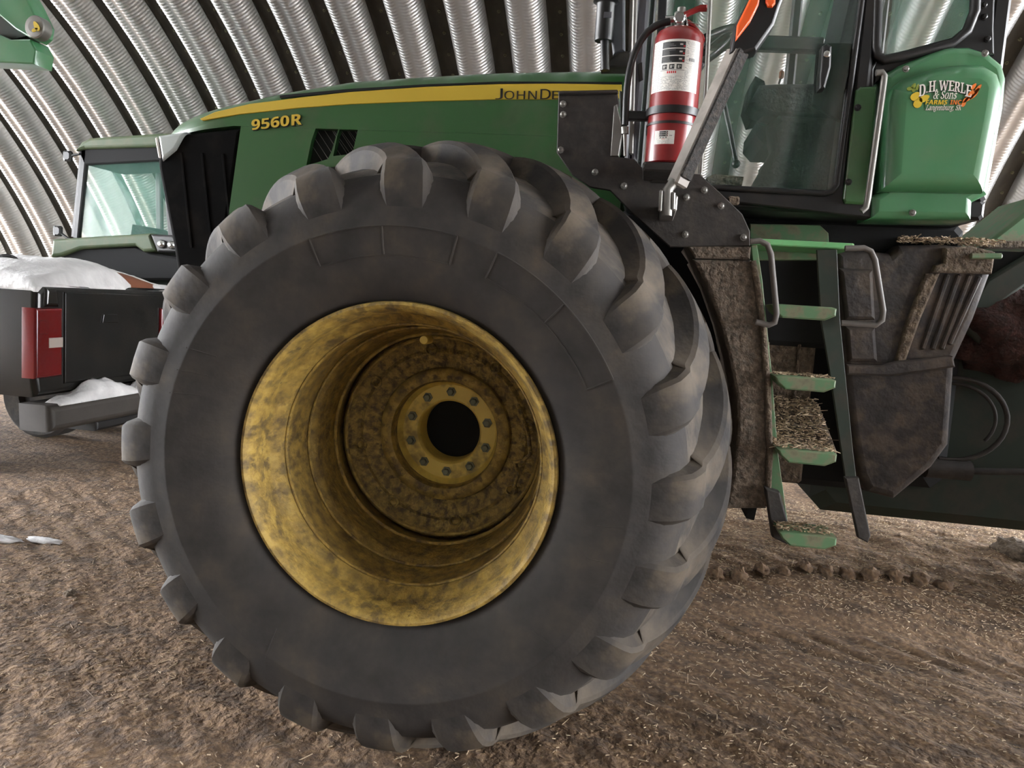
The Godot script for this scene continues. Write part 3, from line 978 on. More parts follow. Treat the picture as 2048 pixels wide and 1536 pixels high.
func build_cab(t: Node3D) -> void:
	var s := Shape.new()
	s.box(Vector3(1.25, 1.70, -1.40), Vector3(1.30, 0.5, 0.98), 0.02)
	part("cab_mount", s, M.void, t)
	s = Shape.new()
	s.prism(PackedVector2Array([Vector2(0.901, 2.004), Vector2(1.331, 1.999), Vector2(1.345, 2.01), Vector2(1.352, 2.357), Vector2(1.447, 2.458), Vector2(1.439, 2.425), Vector2(1.484, 1.925), Vector2(1.037, 1.957), Vector2(0.928, 1.964)]), -0.70, -0.615, 0.006, 2)
	part("cab_sill", s, M.black, t, "black sill and pillar base beneath the door")
	s = Shape.new()
	s.box(Vector3(1.24, 1.975, -1.4), Vector3(1.24, 0.07, 1.5), 0.01)
	part("cab_floor", s, M.black, t)
	# posts run up to the roof
	for q in [[0.615, 0.66, -0.64], [1.376, 1.43, -0.64], [1.80, 1.86, -0.68]]:
		s = Shape.new()
		s.box(Vector3((q[0] + q[1]) / 2, 2.75, q[2]), Vector3(q[1] - q[0], 1.5, 0.07), 0.012)
		part("cab_post", s, M.black if q[0] > 1 else M.grey_post, t)
	for q in [0.64, 1.40, 1.83]:
		s = Shape.new()
		s.box(Vector3(q, 2.75, -2.17), Vector3(0.05, 1.5, 0.06), 0.01)
		part("cab_post", s, M.black, t)
	s = Shape.new()
	s.box(Vector3(1.24, 3.57, -1.4), Vector3(1.5, 0.2, 1.8), 0.06)
	part("cab_roof", s, M.green, t)
	# layered front post: grey face, thin pale rail, dark gasket
	s = Shape.new()
	s.bar(Vector3(0.638, 2.109, -0.6), Vector3(0.595, 2.913, -0.6), 0.016, 0.02)
	part("post_rail", s, M.steel, t)
	s = Shape.new()
	s.bar(Vector3(0.724, 2.098, -0.6), Vector3(0.696, 2.912, -0.6), 0.03, 0.03)
	part("post_gasket", s, M.void, t)
	s = Shape.new()
	s.prism(PackedVector2Array([Vector2(0.635, 2.426), Vector2(0.652, 2.433), Vector2(0.659, 2.375), Vector2(0.645, 2.364)]), -0.61, -0.598, 0.002)
	part("post_hinge", s, M.black, t)
	# door
	s = Shape.new()
	s.prism(PackedVector2Array([Vector2(0.887, 2.065), Vector2(0.888, 2.212), Vector2(0.855, 3.035), Vector2(1.409, 3.024), Vector2(1.376, 2.655), Vector2(1.361, 2.048), Vector2(1.351, 2.024), Vector2(1.33, 2.011), Vector2(0.936, 2.014)]), -0.626, -0.618)
	var door := part("cab_door", s, M.glass, t, "green tinted glass door of the cab")
	s = Shape.new()
	s.tube([Vector3(0.9, 2.013, -0.61), Vector3(0.935, 2.007, -0.61), Vector3(1.32, 2.002, -0.61), Vector3(1.343, 2.01, -0.61), Vector3(1.357, 2.033, -0.61), Vector3(1.373, 2.651, -0.61), Vector3(1.407, 3.019, -0.61)], 0.011, 8)
	part("door_seal", s, M.black, door)
	s = Shape.new()
	s.tube([Vector3(0.888, 2.049, -0.61), Vector3(0.887, 2.21, -0.61), Vector3(0.854, 3.029, -0.61)], 0.008, 8)
	part("door_edge", s, M.steel, door)
	s = Shape.new()
	s.prism(PackedVector2Array([Vector2(1.254, 2.489), Vector2(1.269, 2.499), Vector2(1.286, 2.489), Vector2(1.29, 2.42), Vector2(1.278, 2.349), Vector2(1.258, 2.345), Vector2(1.256, 2.402)]), -0.64, -0.575, 0.008, 2)
	var handle := part("door_handle", s, M.black, door, "black door handle")
	s = Shape.new()
	s.lathe([Vector2(0.011, 0.0), Vector2(0.011, 0.006), Vector2(0.008, 0.008)], 14, Transform3D(Basis(), Vector3(1.27, 2.46, -0.574)))
	part("door_lock", s, M.chrome, handle, "round chrome lock")
	s = Shape.new()
	s.prism(PackedVector2Array([Vector2(1.247, 2.515), Vector2(1.364, 2.517), Vector2(1.36, 2.309), Vector2(1.367, 2.242), Vector2(1.252, 2.306)]), -0.645, -0.628, 0.004)
	part("latch_plate", s, M.void, door)
	# rear quarter window
	s = Shape.new()
	s.prism(PackedVector2Array([Vector2(1.448, 2.495), Vector2(1.399, 3.03), Vector2(1.709, 3.024), Vector2(1.738, 2.628), Vector2(1.723, 2.566), Vector2(1.682, 2.527), Vector2(1.489, 2.475), Vector2(1.459, 2.478)]), -0.636, -0.628)
	var quarter := part("quarter_window", s, M.glass, t, "small rear side window with a rounded lower corner")
	s = Shape.new()
	s.tube([Vector3(1.395, 3.022, -0.615), Vector3(1.437, 2.498, -0.615), Vector3(1.446, 2.47, -0.615), Vector3(1.467, 2.457, -0.615), Vector3(1.517, 2.468, -0.615), Vector3(1.678, 2.516, -0.615), Vector3(1.719, 2.555, -0.615), Vector3(1.736, 2.619, -0.615), Vector3(1.704, 3.017, -0.615)], 0.017, 8)
	part("window_seal", s, M.black, quarter)
	s = Shape.new()
	s.prism(PackedVector2Array([Vector2(1.379, 3.035), Vector2(1.398, 3.035), Vector2(1.445, 2.484), Vector2(1.477, 2.462), Vector2(1.524, 2.472), Vector2(1.687, 2.521), Vector2(1.729, 2.56), Vector2(1.748, 2.632), Vector2(1.715, 3.029), Vector2(1.766, 3.028), Vector2(1.807, 2.567), Vector2(1.819, 2.483), Vector2(1.667, 2.488), Vector2(1.482, 2.415), Vector2(1.445, 2.378)]), -0.70, -0.625, 0.008, 2)
	part("quarter_frame", s, M.black, t)
	for p in [Vector3(1.764, 2.641, -0.622), Vector3(1.769, 2.603, -0.622), Vector3(1.788, 2.532, -0.622)]: bolt_at(p, 0.009, M.black, quarter)
	s = Shape.new()
	s.prism(PackedVector2Array([Vector2(0.92, 2.061), Vector2(0.948, 2.075), Vector2(1.053, 2.068), Vector2(1.049, 2.034), Vector2(0.919, 2.036)]), -0.85, -0.72, 0.006, 2)
	part("floor_mat", s, M.dusty, t, "tan scrap lying on the cab floor")
	s = Shape.new()
	s.box(Vector3(1.011, 1.962, -0.6), Vector3(0.04, 0.03, 0.03), 0.005)
	part("sill_clip", s, M.dusty, t)
	# far side and windscreen
	s = Shape.new()
	s.box(Vector3(1.0, 2.75, -2.17), Vector3(0.74, 1.45, 0.008), 0.001)
	part("far_door", s, M.glass_far, t)
	s = Shape.new()
	s.box(Vector3(1.62, 2.9, -2.17), Vector3(0.38, 1.1, 0.008), 0.001)
	part("far_window", s, M.glass_far, t)
	s = Shape.new()
	s.box(Vector3(0.64, 2.75, -1.4), Vector3(0.008, 1.45, 1.42), 0.001)
	part("windscreen", s, M.glass_far, t)
	s = Shape.new()
	s.box(Vector3(1.86, 2.95, -1.4), Vector3(0.008, 1.1, 1.4), 0.001)
	part("rear_window", s, M.glass_far, t)
	s = Shape.new()
	s.bar(Vector3(0.925, 2.993, -2.1), Vector3(1.545, 2.98, -2.1), 0.06, 0.075, 0.01)
	s.bar(Vector3(1.544, 2.99, -2.1), Vector3(1.549, 2.451, -2.1), 0.05, 0.06, 0.01)
	part("far_grab_rail", s, M.black, t)
	# green corner panel with its mounting flange
	s = Shape.new()
	s.prism(PackedVector2Array([Vector2(1.468, 2.407), Vector2(1.516, 2.44), Vector2(1.651, 2.501), Vector2(1.729, 2.503), Vector2(1.793, 2.483), Vector2(1.841, 2.446), Vector2(1.858, 2.401), Vector2(1.861, 2.306), Vector2(1.846, 2.021), Vector2(1.802, 1.993), Vector2(1.806, 1.933), Vector2(1.479, 1.922), Vector2(1.475, 1.999), Vector2(1.504, 2.02)]), -0.78, -0.60, 0.025, 3)
	var panel := part("corner_panel", s, M.panel_green, t, "glossy green corner panel behind the cab door")
	s = Shape.new()
	s.prism(PackedVector2Array([Vector2(1.48, 2.308), Vector2(1.488, 2.354), Vector2(1.525, 2.387), Vector2(1.612, 2.421), Vector2(1.702, 2.438), Vector2(1.771, 2.436), Vector2(1.818, 2.408), Vector2(1.838, 2.364), Vector2(1.837, 2.277), Vector2(1.821, 2.02), Vector2(1.492, 2.013)]), -0.70, -0.545, 0.055, 5)
	part("panel_bulge", s, M.panel_green, panel)
	s = Shape.new()
	s.prism(PackedVector2Array([Vector2(1.383, 2.352), Vector2(1.398, 2.366), Vector2(1.453, 2.367), Vector2(1.46, 1.976), Vector2(1.446, 1.969), Vector2(1.388, 1.97), Vector2(1.38, 1.985)]), -0.63, -0.60, 0.008, 2)
	var flange := part("side_flange", s, M.green, t, "narrow green strip beside the grab handle")
	for p in [Vector3(1.395, 2.294, -0.6), Vector3(1.392, 2.043, -0.6)]: bolt_at(p, 0.009, M.black, flange)
	for p in [Vector3(1.535, 2.423, -0.595), Vector3(1.776, 2.477, -0.595), Vector3(1.61, 1.947, -0.595)]: bolt_at(p, 0.009, M.steel, panel)
	s = Shape.new()
	s.tube([Vector3(1.432, 2.398, -0.56), Vector3(1.451, 2.4, -0.56), Vector3(1.46, 2.389, -0.56), Vector3(1.46, 2.343, -0.56), Vector3(1.451, 1.986, -0.56), Vector3(1.448, 1.953, -0.56), Vector3(1.434, 1.939, -0.56)], 0.011, 8)
	part("grab_handle", s, M.steel, t, "long thin grab handle behind the door")
	s = Shape.new()
	s.box(Vector3(1.66, 2.2, -1.45), Vector3(0.34, 0.5, 1.3), 0.03)
	part("cab_rear", s, M.black, t)
	build_decal(panel)
	build_inside(t)

func decal_xy(x: float, y: float) -> Vector3:
	# crop units of the decal laid out on the face of the panel
	return DEC_O + (x - 350.0) / 1330.0 * (DEC_X - DEC_O) + (y - 290.0) / 580.0 * (DEC_Y - DEC_O)

func build_decal(panel: Node3D) -> void:
	for w in [["D", 530, 590, 130, 215, 0.2], [".", 675, 520, 25, 30, 0.1], ["H", 718, 505, 130, 200, 0.12], [".", 856, 480, 25, 30, 0.0], ["W", 905, 475, 180, 185, 0.0], ["E", 1085, 482, 105, 190, -0.04], ["R", 1190, 495, 115, 185, -0.1], ["L", 1308, 520, 95, 195, -0.15], ["E", 1400, 580, 115, 220, -0.2]]:
		var p := decal_xy(w[1], w[2])
		var up := (decal_xy(w[1], w[2] - w[4]) - p).rotated(Vector3(0, 0, 1), w[5] * 0.2)
		var right := (decal_xy(w[1] + w[3], w[2]) - p).rotated(Vector3(0, 0, 1), w[5])
		lettering("decal_lettering", w[0], p + Vector3(0.002, -0.002, -0.001), right, up, M.ink, panel, true, 0.06, true, 0.0012)
		lettering("decal_lettering", w[0], p, right, up, M.white, panel, true, 0.06, true, 0.002)
	for w in [["& Sons", 800, 630, 430, 150, 0.25, 0, true], ["FARMS", 660, 735, 400, 85, 0.2, 1, false], ["INC", 1120, 735, 200, 85, 0.2, 2, false], ["Langenburg, SK", 650, 870, 660, 130, 0.35, 0, true]]:
		var p := decal_xy(w[1], w[2])
		lettering("decal_lettering", w[0], p, decal_xy(w[1] + w[3], w[2]) - p, decal_xy(w[1], w[2] - w[4]) - p, [M.white, M.gold, M.amber][w[6]], panel, w[7], w[5], not w[7], 0.002)
	for e in [[470, 580, 95, 70, 0.9, 0], [640, 620, 100, 62, 0.5, 0], [525, 700, 105, 75, 1.2, 0], [440, 390, 60, 36, 1.2, 1], [370, 440, 60, 36, 0.2, 1], [510, 410, 60, 26, 1.4, 1], [440, 470, 40, 30, 0.4, 1]]:
		var s := Shape.new()
		leaf(s, decal_xy(e[0], e[1]), e[2] * 0.00017, e[3] * 0.00017, e[4], 0.0015)
		part("decal_petal", s, M.leaf if e[5] else M.gold, panel)
	for e in [[1560, 400, 60, 1.0], [1640, 440, 85, 1.0], [1600, 500, 85, 0.9], [1560, 570, 85, 0.75], [1500, 540, 85, 1.05], [1480, 620, 85, 0.6], [1420, 640, 70, 0.9], [1380, 720, 55, 1.1]]:
		var s := Shape.new()
		leaf(s, decal_xy(e[0], e[1]), e[2] * 0.00019, 0.0055, e[3], 0.0015)
		part("decal_grain", s, M.amber, panel)

func leaf(s: Shape, c: Vector3, a: float, b: float, turn: float, thick: float) -> void:
	var poly := PackedVector2Array()
	for i in 14:
		var k := TAU * i / 14
		var p := Vector2(a * cos(k), b * sin(k) * (1.0 - 0.25 * cos(k))).rotated(turn)
		poly.append(Vector2(c.x, c.y) + p)
	s.prism(poly, c.z - 0.001, c.z + thick)

func build_inside(t: Node3D) -> void:
	var s := Shape.new()
	# seat
	s.box(Vector3(1.39, 2.36, -1.45), Vector3(0.5, 0.13, 0.5), 0.05)
	var seat := part("seat", s, M.seat, t, "dark fabric driver seat")
	s = Shape.new()
	s.box(Vector3(1.52, 2.75, -1.45), Vector3(0.14, 0.75, 0.5), 0.05, Basis(Vector3(0, 0, 1), -0.12))
	part("backrest", s, M.seat, seat)
	s = Shape.new()
	for i in 4: s.box(Vector3(1.38 + 0.015 * (i % 2), 2.06 + 0.06 * i, -1.45), Vector3(0.36, 0.055, 0.36), 0.015)
	part("seat_base", s, M.seat, seat)
	s = Shape.new()
	s.prism(PackedVector2Array([Vector2(1.101, 2.456), Vector2(1.135, 2.532), Vector2(1.216, 2.538), Vector2(1.376, 2.543), Vector2(1.478, 2.515), Vector2(1.489, 2.405), Vector2(1.311, 2.39), Vector2(1.198, 2.403), Vector2(1.129, 2.422)]), -1.38, -1.2, 0.02, 3)
	var rest := part("armrest", s, M.seat, seat)
	s = Shape.new()
	s.tube([Vector3(1.223, 2.556, -1.28), Vector3(1.227, 2.577, -1.28)], 0.005, 8)
	part("lever", s, M.black, rest)
	s = Shape.new()
	s.box(Vector3(1.23, 2.594, -1.28), Vector3(0.02, 0.035, 0.02), 0.006)
	part("lever_knob", s, M.canvas, rest, "brown lever knob")
	s = Shape.new()
	s.prism(PackedVector2Array([Vector2(1.13, 2.086), Vector2(1.205, 2.253), Vector2(1.175, 2.354), Vector2(1.221, 2.4), Vector2(1.478, 2.392), Vector2(1.49, 2.091)]), -1.25, -1.15, 0.03, 3)
	part("seat_side", s, M.seat, seat)
	# steering wheel on its column
	var tilt := Basis(Vector3(0, 0, 1), 0.55)
	s = Shape.new()
	var rows := []
	var c := Vector3(0.87, 2.72, -1.45)
	for i in 40:
		var a := TAU * i / 40
		var row := []
		for k in 8:
			var b := TAU * k / 8
			row.append(c + tilt * Vector3((0.2 + 0.016 * cos(b)) * cos(a), 0.016 * sin(b), (0.2 + 0.016 * cos(b)) * sin(a)))
		rows.append(row)
	rows.append(rows[0])
	s.grid(rows, true, false)
	var wheel := part("steering_wheel", s, M.black, t, "black steering wheel")
	s = Shape.new()
	for a in [0.5, 2.6, 4.7]: s.bar(c + tilt * Vector3(0, -0.01, 0), c + tilt * Vector3(0.2 * cos(a), 0, 0.2 * sin(a)), 0.03, 0.012)
	s.lathe([Vector2(0.05, -0.03), Vector2(0.05, 0.012), Vector2(0.04, 0.018)], 20, Transform3D(tilt * Basis(Vector3(1, 0, 0), -PI / 2), c))
	part("wheel_spokes", s, M.black, wheel)
	s = Shape.new()
	s.tube([c + tilt * Vector3(0, -0.03, 0), Vector3(0.78, 2.5, -1.45), Vector3(0.70, 2.0, -1.45)], 0.035, 12)
	part("steering_column", s, M.black, wheel)
	# monitor and console beyond the seat
	s = Shape.new()
	s.prism(PackedVector2Array([Vector2(1.098, 2.472), Vector2(1.111, 2.569), Vector2(1.132, 2.612), Vector2(1.172, 2.591), Vector2(1.202, 2.507), Vector2(1.167, 2.42), Vector2(1.126, 2.409)]), -1.5, -1.35, 0.015, 2)
	part("control_console", s, M.seat, t)
	s = Shape.new()
	s.tube([Vector3(1.05, 2.683, -2), Vector3(1.072, 2.607, -2), Vector3(1.108, 2.493, -2), Vector3(1.146, 2.354, -2)], 0.014, 8)
	s.lathe([Vector2(0.012, -0.02), Vector2(0.022, -0.01), Vector2(0.022, 0.01), Vector2(0.012, 0.02)], 12, Transform3D(Basis(), Vector3(1.147, 2.346, -2)))
	part("far_lever", s, M.black, t, "black hanging lever with a ball end")

func build_steps(t: Node3D) -> void:
	# platform under the door
	var s := Shape.new()
	s.prism(PackedVector2Array([Vector2(1.107, 1.915), Vector2(1.366, 1.922), Vector2(1.4, 1.893), Vector2(1.416, 1.792), Vector2(1.121, 1.775)]), -0.90, -0.86, 0.003)
	var platform := part("platform", s, M.step_green, t, "green platform panel below the cab sill")
	s = Shape.new()
	s.box(Vector3(1.257, 1.823, -0.72), Vector3(0.35, 0.022, 0.26), 0.004)
	part("platform_tread", s, M.pale_green, platform, "pale green worn platform edge")
	s = Shape.new()
	s.box(Vector3(1.235, 1.35, -0.96), Vector3(0.36, 0.9, 0.06), 0.01)
	part("battery_box", s, M.dusty, t, "dusty brown box behind the steps")
	for k in 3:
		s = Shape.new()
		s.box(Vector3(1.11 + 0.12 * k, 1.4, -0.925), Vector3(0.012, 0.7, 0.012), 0.003)
		part("box_rib", s, M.dusty, t)
	# steps hang between two rails and lean out towards the bottom
	var ladder := Node3D.new()
	ladder.name = "ladder"
	t.add_child(ladder, true)
	s = Shape.new()
	s.prism(PackedVector2Array([Vector2(1.308, 1.805), Vector2(1.375, 1.809), Vector2(1.411, 1.566), Vector2(1.453, 1.356), Vector2(1.503, 1.107), Vector2(1.529, 0.991), Vector2(1.492, 0.987), Vector2(1.403, 1.351), Vector2(1.347, 1.561)]), -0.75, -0.735, 0.002, 1, Transform3D(Basis(), Vector3(0, 0, 0.15)))
	part("ladder_rail", s, M.dark_green, ladder)
	s = Shape.new()
	s.prism(PackedVector2Array([Vector2(1.086, 1.811), Vector2(1.107, 1.812), Vector2(1.137, 1.69), Vector2(1.206, 1.336), Vector2(1.251, 1.074), Vector2(1.324, 0.764), Vector2(1.289, 0.76), Vector2(1.233, 0.97), Vector2(1.144, 1.53)]), -0.80, -0.735, 0.002, 1, Transform3D(Basis(), Vector3(0, 0, 0.135)))
	part("ladder_rail", s, M.step_green, ladder)
	var y := [1.604, 1.358, 1.110, 0.833]
	var x0 := [1.170, 1.195, 1.222, 1.245]
	var x1 := [1.389, 1.400, 1.417, 1.434]
	var z := [-0.555, -0.50, -0.45, -0.40]
	for i in 4:
		s = Shape.new()
		var w: float = x1[i] - x0[i]
		var cx: float = (x0[i] + x1[i]) / 2
		s.prism(PackedVector2Array([Vector2(cx - w / 2, y[i]), Vector2(cx - w / 2 + 0.012, y[i] - 0.022), Vector2(cx - w / 2 + 0.04, y[i] - 0.044), Vector2(cx + w / 2 - 0.035, y[i] - 0.044), Vector2(cx + w / 2, y[i] - 0.026), Vector2(cx + w / 2, y[i]), Vector2(cx + w / 2 - 0.015, y[i] + 0.004), Vector2(cx - w / 2 + 0.02, y[i] + 0.004)]), z[i] - 0.14, z[i], 0.006, 2)
		part("step", s, M.step_green, ladder, "worn green step with dust on its tread")
	# sloping guard plates where the chaff has settled
	s = Shape.new()
	s.box(Vector3(1.32, 1.16, -0.72), Vector3(0.24, 0.015, 0.36), 0.003, Basis(Vector3(1, 0, 0), 0.35))
	part("guard_plate", s, M.dusty, ladder)
	s = Shape.new()
	s.prism(PackedVector2Array([Vector2(1.205, 0.957), Vector2(1.257, 0.945), Vector2(1.305, 0.813), Vector2(1.302, 0.758), Vector2(1.248, 0.779)]), -0.56, -0.52, 0.006, 2)
	part("rubber_strap", s, M.plate, ladder)
	s = Shape.new()
	s.prism(PackedVector2Array([Vector2(1.447, 1.036), Vector2(1.492, 1.041), Vector2(1.552, 0.843), Vector2(1.545, 0.818), Vector2(1.511, 0.832)]), -0.46, -0.44, 0.005, 2)
	part("rubber_strap", s, M.plate, ladder)
	var rng := RandomNumberGenerator.new()
	rng.seed = 9
	var spots := []
	for i in 1100:
		var u := rng.randf()
		var v := rng.randf()
		var d := v * 0.36 - 0.18
		spots.append(Vector3(1.21 + 0.22 * u, 1.16 - sin(0.35) * d + 0.010 + 0.03 * (1.0 - v) * rng.randf(), -0.72 + cos(0.35) * d))
	for i in 500:
		var k := rng.randi_range(1, 3)
		spots.append(Vector3(rng.randf_range(x0[k], x1[k]), y[k] + 0.006, z[k] - rng.randf_range(0.02, 0.14)))
	scatter("step_chaff", spots, t, 10)
	# D-shaped hand rails on both sides
	for q in [[Vector3(1.073, 1.816, -0.53), Vector3(1.106, 1.82, -0.53), Vector3(1.132, 1.808, -0.53), Vector3(1.147, 1.777, -0.53), Vector3(1.186, 1.572, -0.53), Vector3(1.182, 1.542, -0.53), Vector3(1.164, 1.532, -0.53), Vector3(1.119, 1.54, -0.53)], [Vector3(1.388, 1.809, -0.53), Vector3(1.449, 1.814, -0.53), Vector3(1.472, 1.804, -0.53), Vector3(1.488, 1.776, -0.53), Vector3(1.533, 1.606, -0.53), Vector3(1.533, 1.575, -0.53), Vector3(1.515, 1.557, -0.53), Vector3(1.402, 1.556, -0.53)]]:
		s = Shape.new()
		s.tube(q, 0.0105, 10)
		part("hand_rail", s, M.rail, t, "dull grey bent hand rail beside the steps")

func build_tank(t: Node3D) -> void:
	var s := Shape.new()
	s.prism(PackedVector2Array([Vector2(1.417, 1.834), Vector2(1.617, 1.827), Vector2(1.649, 1.858), Vector2(1.795, 1.869), Vector2(1.979, 1.857), Vector2(1.976, 1.77), Vector2(1.939, 1.599), Vector2(1.892, 1.443), Vector2(1.908, 1.125), Vector2(1.859, 1.032), Vector2(1.738, 0.895), Vector2(1.636, 0.913), Vector2(1.598, 0.978), Vector2(1.545, 1.169), Vector2(1.497, 1.378)]), -1.0, -0.82, 0.03, 3)
	var tank := part("fuel_tank", s, M.tank, t, "dusty dark plastic tank behind the steps")
	s = Shape.new()
	s.prism(PackedVector2Array([Vector2(1.744, 1.757), Vector2(1.795, 1.764), Vector2(1.746, 1.586), Vector2(1.707, 1.405), Vector2(1.672, 1.402), Vector2(1.7, 1.583)]), -0.86, -0.80, 0.01, 2)
	part("tank_rib", s, M.dusty, tank, "pale dusty slanting rib")
	s = Shape.new()
	s.prism(PackedVector2Array([Vector2(1.501, 1.402), Vector2(1.622, 1.408), Vector2(1.664, 1.426), Vector2(1.87, 1.461), Vector2(1.883, 1.421), Vector2(1.67, 1.37), Vector2(1.505, 1.361)]), -0.86, -0.79, 0.008, 2)
	part("tank_strap", s, M.tank, tank)
	for k in 4:
		s = Shape.new()
		var f: Vector3 = [Vector3(1.826, 1.76, -0.8), Vector3(1.864, 1.762, -0.8), Vector3(1.901, 1.763, -0.8), Vector3(1.935, 1.759, -0.8)][k]
		var e: Vector3 = [Vector3(1.769, 1.476, -0.8), Vector3(1.804, 1.478, -0.8), Vector3(1.835, 1.481, -0.8), Vector3(1.86, 1.501, -0.8)][k]
		s.bar(f + Vector3(0, 0, -0.02), e + Vector3(0, 0, -0.02), 0.018, 0.02, 0.005)
		part("tank_rib", s, M.tank, tank)
	s = Shape.new()
	s.prism(PackedVector2Array([Vector2(1.795, 1.854), Vector2(1.887, 1.865), Vector2(1.968, 1.847), Vector2(1.966, 1.768), Vector2(1.764, 1.762), Vector2(1.771, 1.789), Vector2(1.798, 1.798)]), -0.86, -0.79, 0.008, 2)
	part("tank_bracket", s, M.dusty, tank, "pale mud-covered bracket at the tank top")
	s = Shape.new()
	s.bar(Vector3(1.879, 1.827, -0.78), Vector3(1.985, 1.833, -0.78), 0.02, 0.02)
	part("tank_pin", s, M.step_green, tank)
	for k in 2:
		s = Shape.new()
		s.prism([PackedVector2Array([Vector2(1.44, 1.76), Vector2(1.56, 1.76), Vector2(1.589, 1.575), Vector2(1.482, 1.568)]), PackedVector2Array([Vector2(1.484, 1.545), Vector2(1.592, 1.547), Vector2(1.615, 1.418), Vector2(1.51, 1.41)])][k], -0.86, -0.80, 0.014, 2)
		part("tank_panel", s, M.tank, tank)
	var rng := RandomNumberGenerator.new()
	rng.seed = 19
	var spots := []
	var e0: Vector3 = Vector3(1.654, 1.872, -0.9)
	var e1: Vector3 = Vector3(1.998, 1.879, -0.9)
	for i in 700: spots.append(e0.lerp(e1, rng.randf()) + Vector3(0, rng.randf_range(0.0, 0.022), rng.randf_range(-0.07, 0.09)))
	scatter("tank_chaff", spots, tank, 20)
	# rear frame: joint, hose loop, ram and muddy guard
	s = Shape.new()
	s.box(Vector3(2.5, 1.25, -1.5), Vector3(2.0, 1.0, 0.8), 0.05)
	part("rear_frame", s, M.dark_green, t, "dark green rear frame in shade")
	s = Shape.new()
	s.box(Vector3(1.55, 1.28, -1.45), Vector3(0.9, 0.75, 0.85), 0.05)
	part("centre_frame", s, M.void, t)
	s = Shape.new()
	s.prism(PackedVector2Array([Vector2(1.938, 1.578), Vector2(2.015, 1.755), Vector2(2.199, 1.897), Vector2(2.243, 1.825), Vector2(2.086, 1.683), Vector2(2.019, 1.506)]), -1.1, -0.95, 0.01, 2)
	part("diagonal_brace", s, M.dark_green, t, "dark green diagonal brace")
	s = Shape.new()
	s.prism(PackedVector2Array([Vector2(1.887, 1.866), Vector2(2.225, 1.874), Vector2(2.239, 1.77), Vector2(2.053, 1.759), Vector2(1.955, 1.597), Vector2(1.932, 1.477)]), -1.05, -1.0)
	part("frame_web", s, M.void, t)
	s = Shape.new()
	var path := []
	var c: Vector3 = Vector3(1.974, 1.205, -1)
	for i in 21:
		var a := deg_to_rad(100.0 - 200.0 * i / 20.0)
		path.append(c + Vector3(0.20 * cos(a), 0.165 * sin(a), 0.0))
	s.tube(path, 0.010, 8)
	part("hydraulic_hose", s, M.plate, t, "looped black hydraulic hose")
	s = Shape.new()
	path = []
	for i in 21:
		var a := deg_to_rad(95.0 - 130.0 * i / 20.0)
		path.append(c + Vector3(0.17 * cos(a), 0.14 * sin(a) - 0.0, -0.03))
	s.tube(path, 0.007, 8)
	part("hydraulic_hose", s, M.plate, t)
	s = Shape.new()
	s.tube([Vector3(1.895, 1.001, -1), Vector3(2.062, 1.003, -1)], 0.04, 14)
	s.tube([Vector3(2.062, 1.003, -1), Vector3(2.316, 1.023, -1)], 0.014, 10)
	part("steering_ram", s, M.plate, t, "hydraulic steering ram")
	s = Shape.new()
	var gd := Shape.new()
	lump(gd, Vector3(0.26, 0.17, 0.2), 71, 18)
	var gc: Vector3 = Vector3(2.21, 1.551, -1.05)
	for i in gd.v.size(): gd.v[i] += gc
	part("muddy_guard", gd, M.rust_red, t, "mud-caked dull red guard at the frame joint")
	s = Shape.new()
	s.prism(PackedVector2Array([Vector2(2.196, 1.937), Vector2(2.44, 2.184), Vector2(2.598, 2.19), Vector2(2.633, 1.932), Vector2(2.247, 1.939)]), -2.0, -1.5, 0.02, 2)
	part("rear_fender", s, M.step_green, t, "light green rear body top")
	var fr := Shape.new()
	fr.bar(Vector3(2.176, 1.936, -1.45), Vector3(2.486, 1.952, -1.45), 0.08, 0.03)
	part("fender_ledge", fr, M.dusty, t)

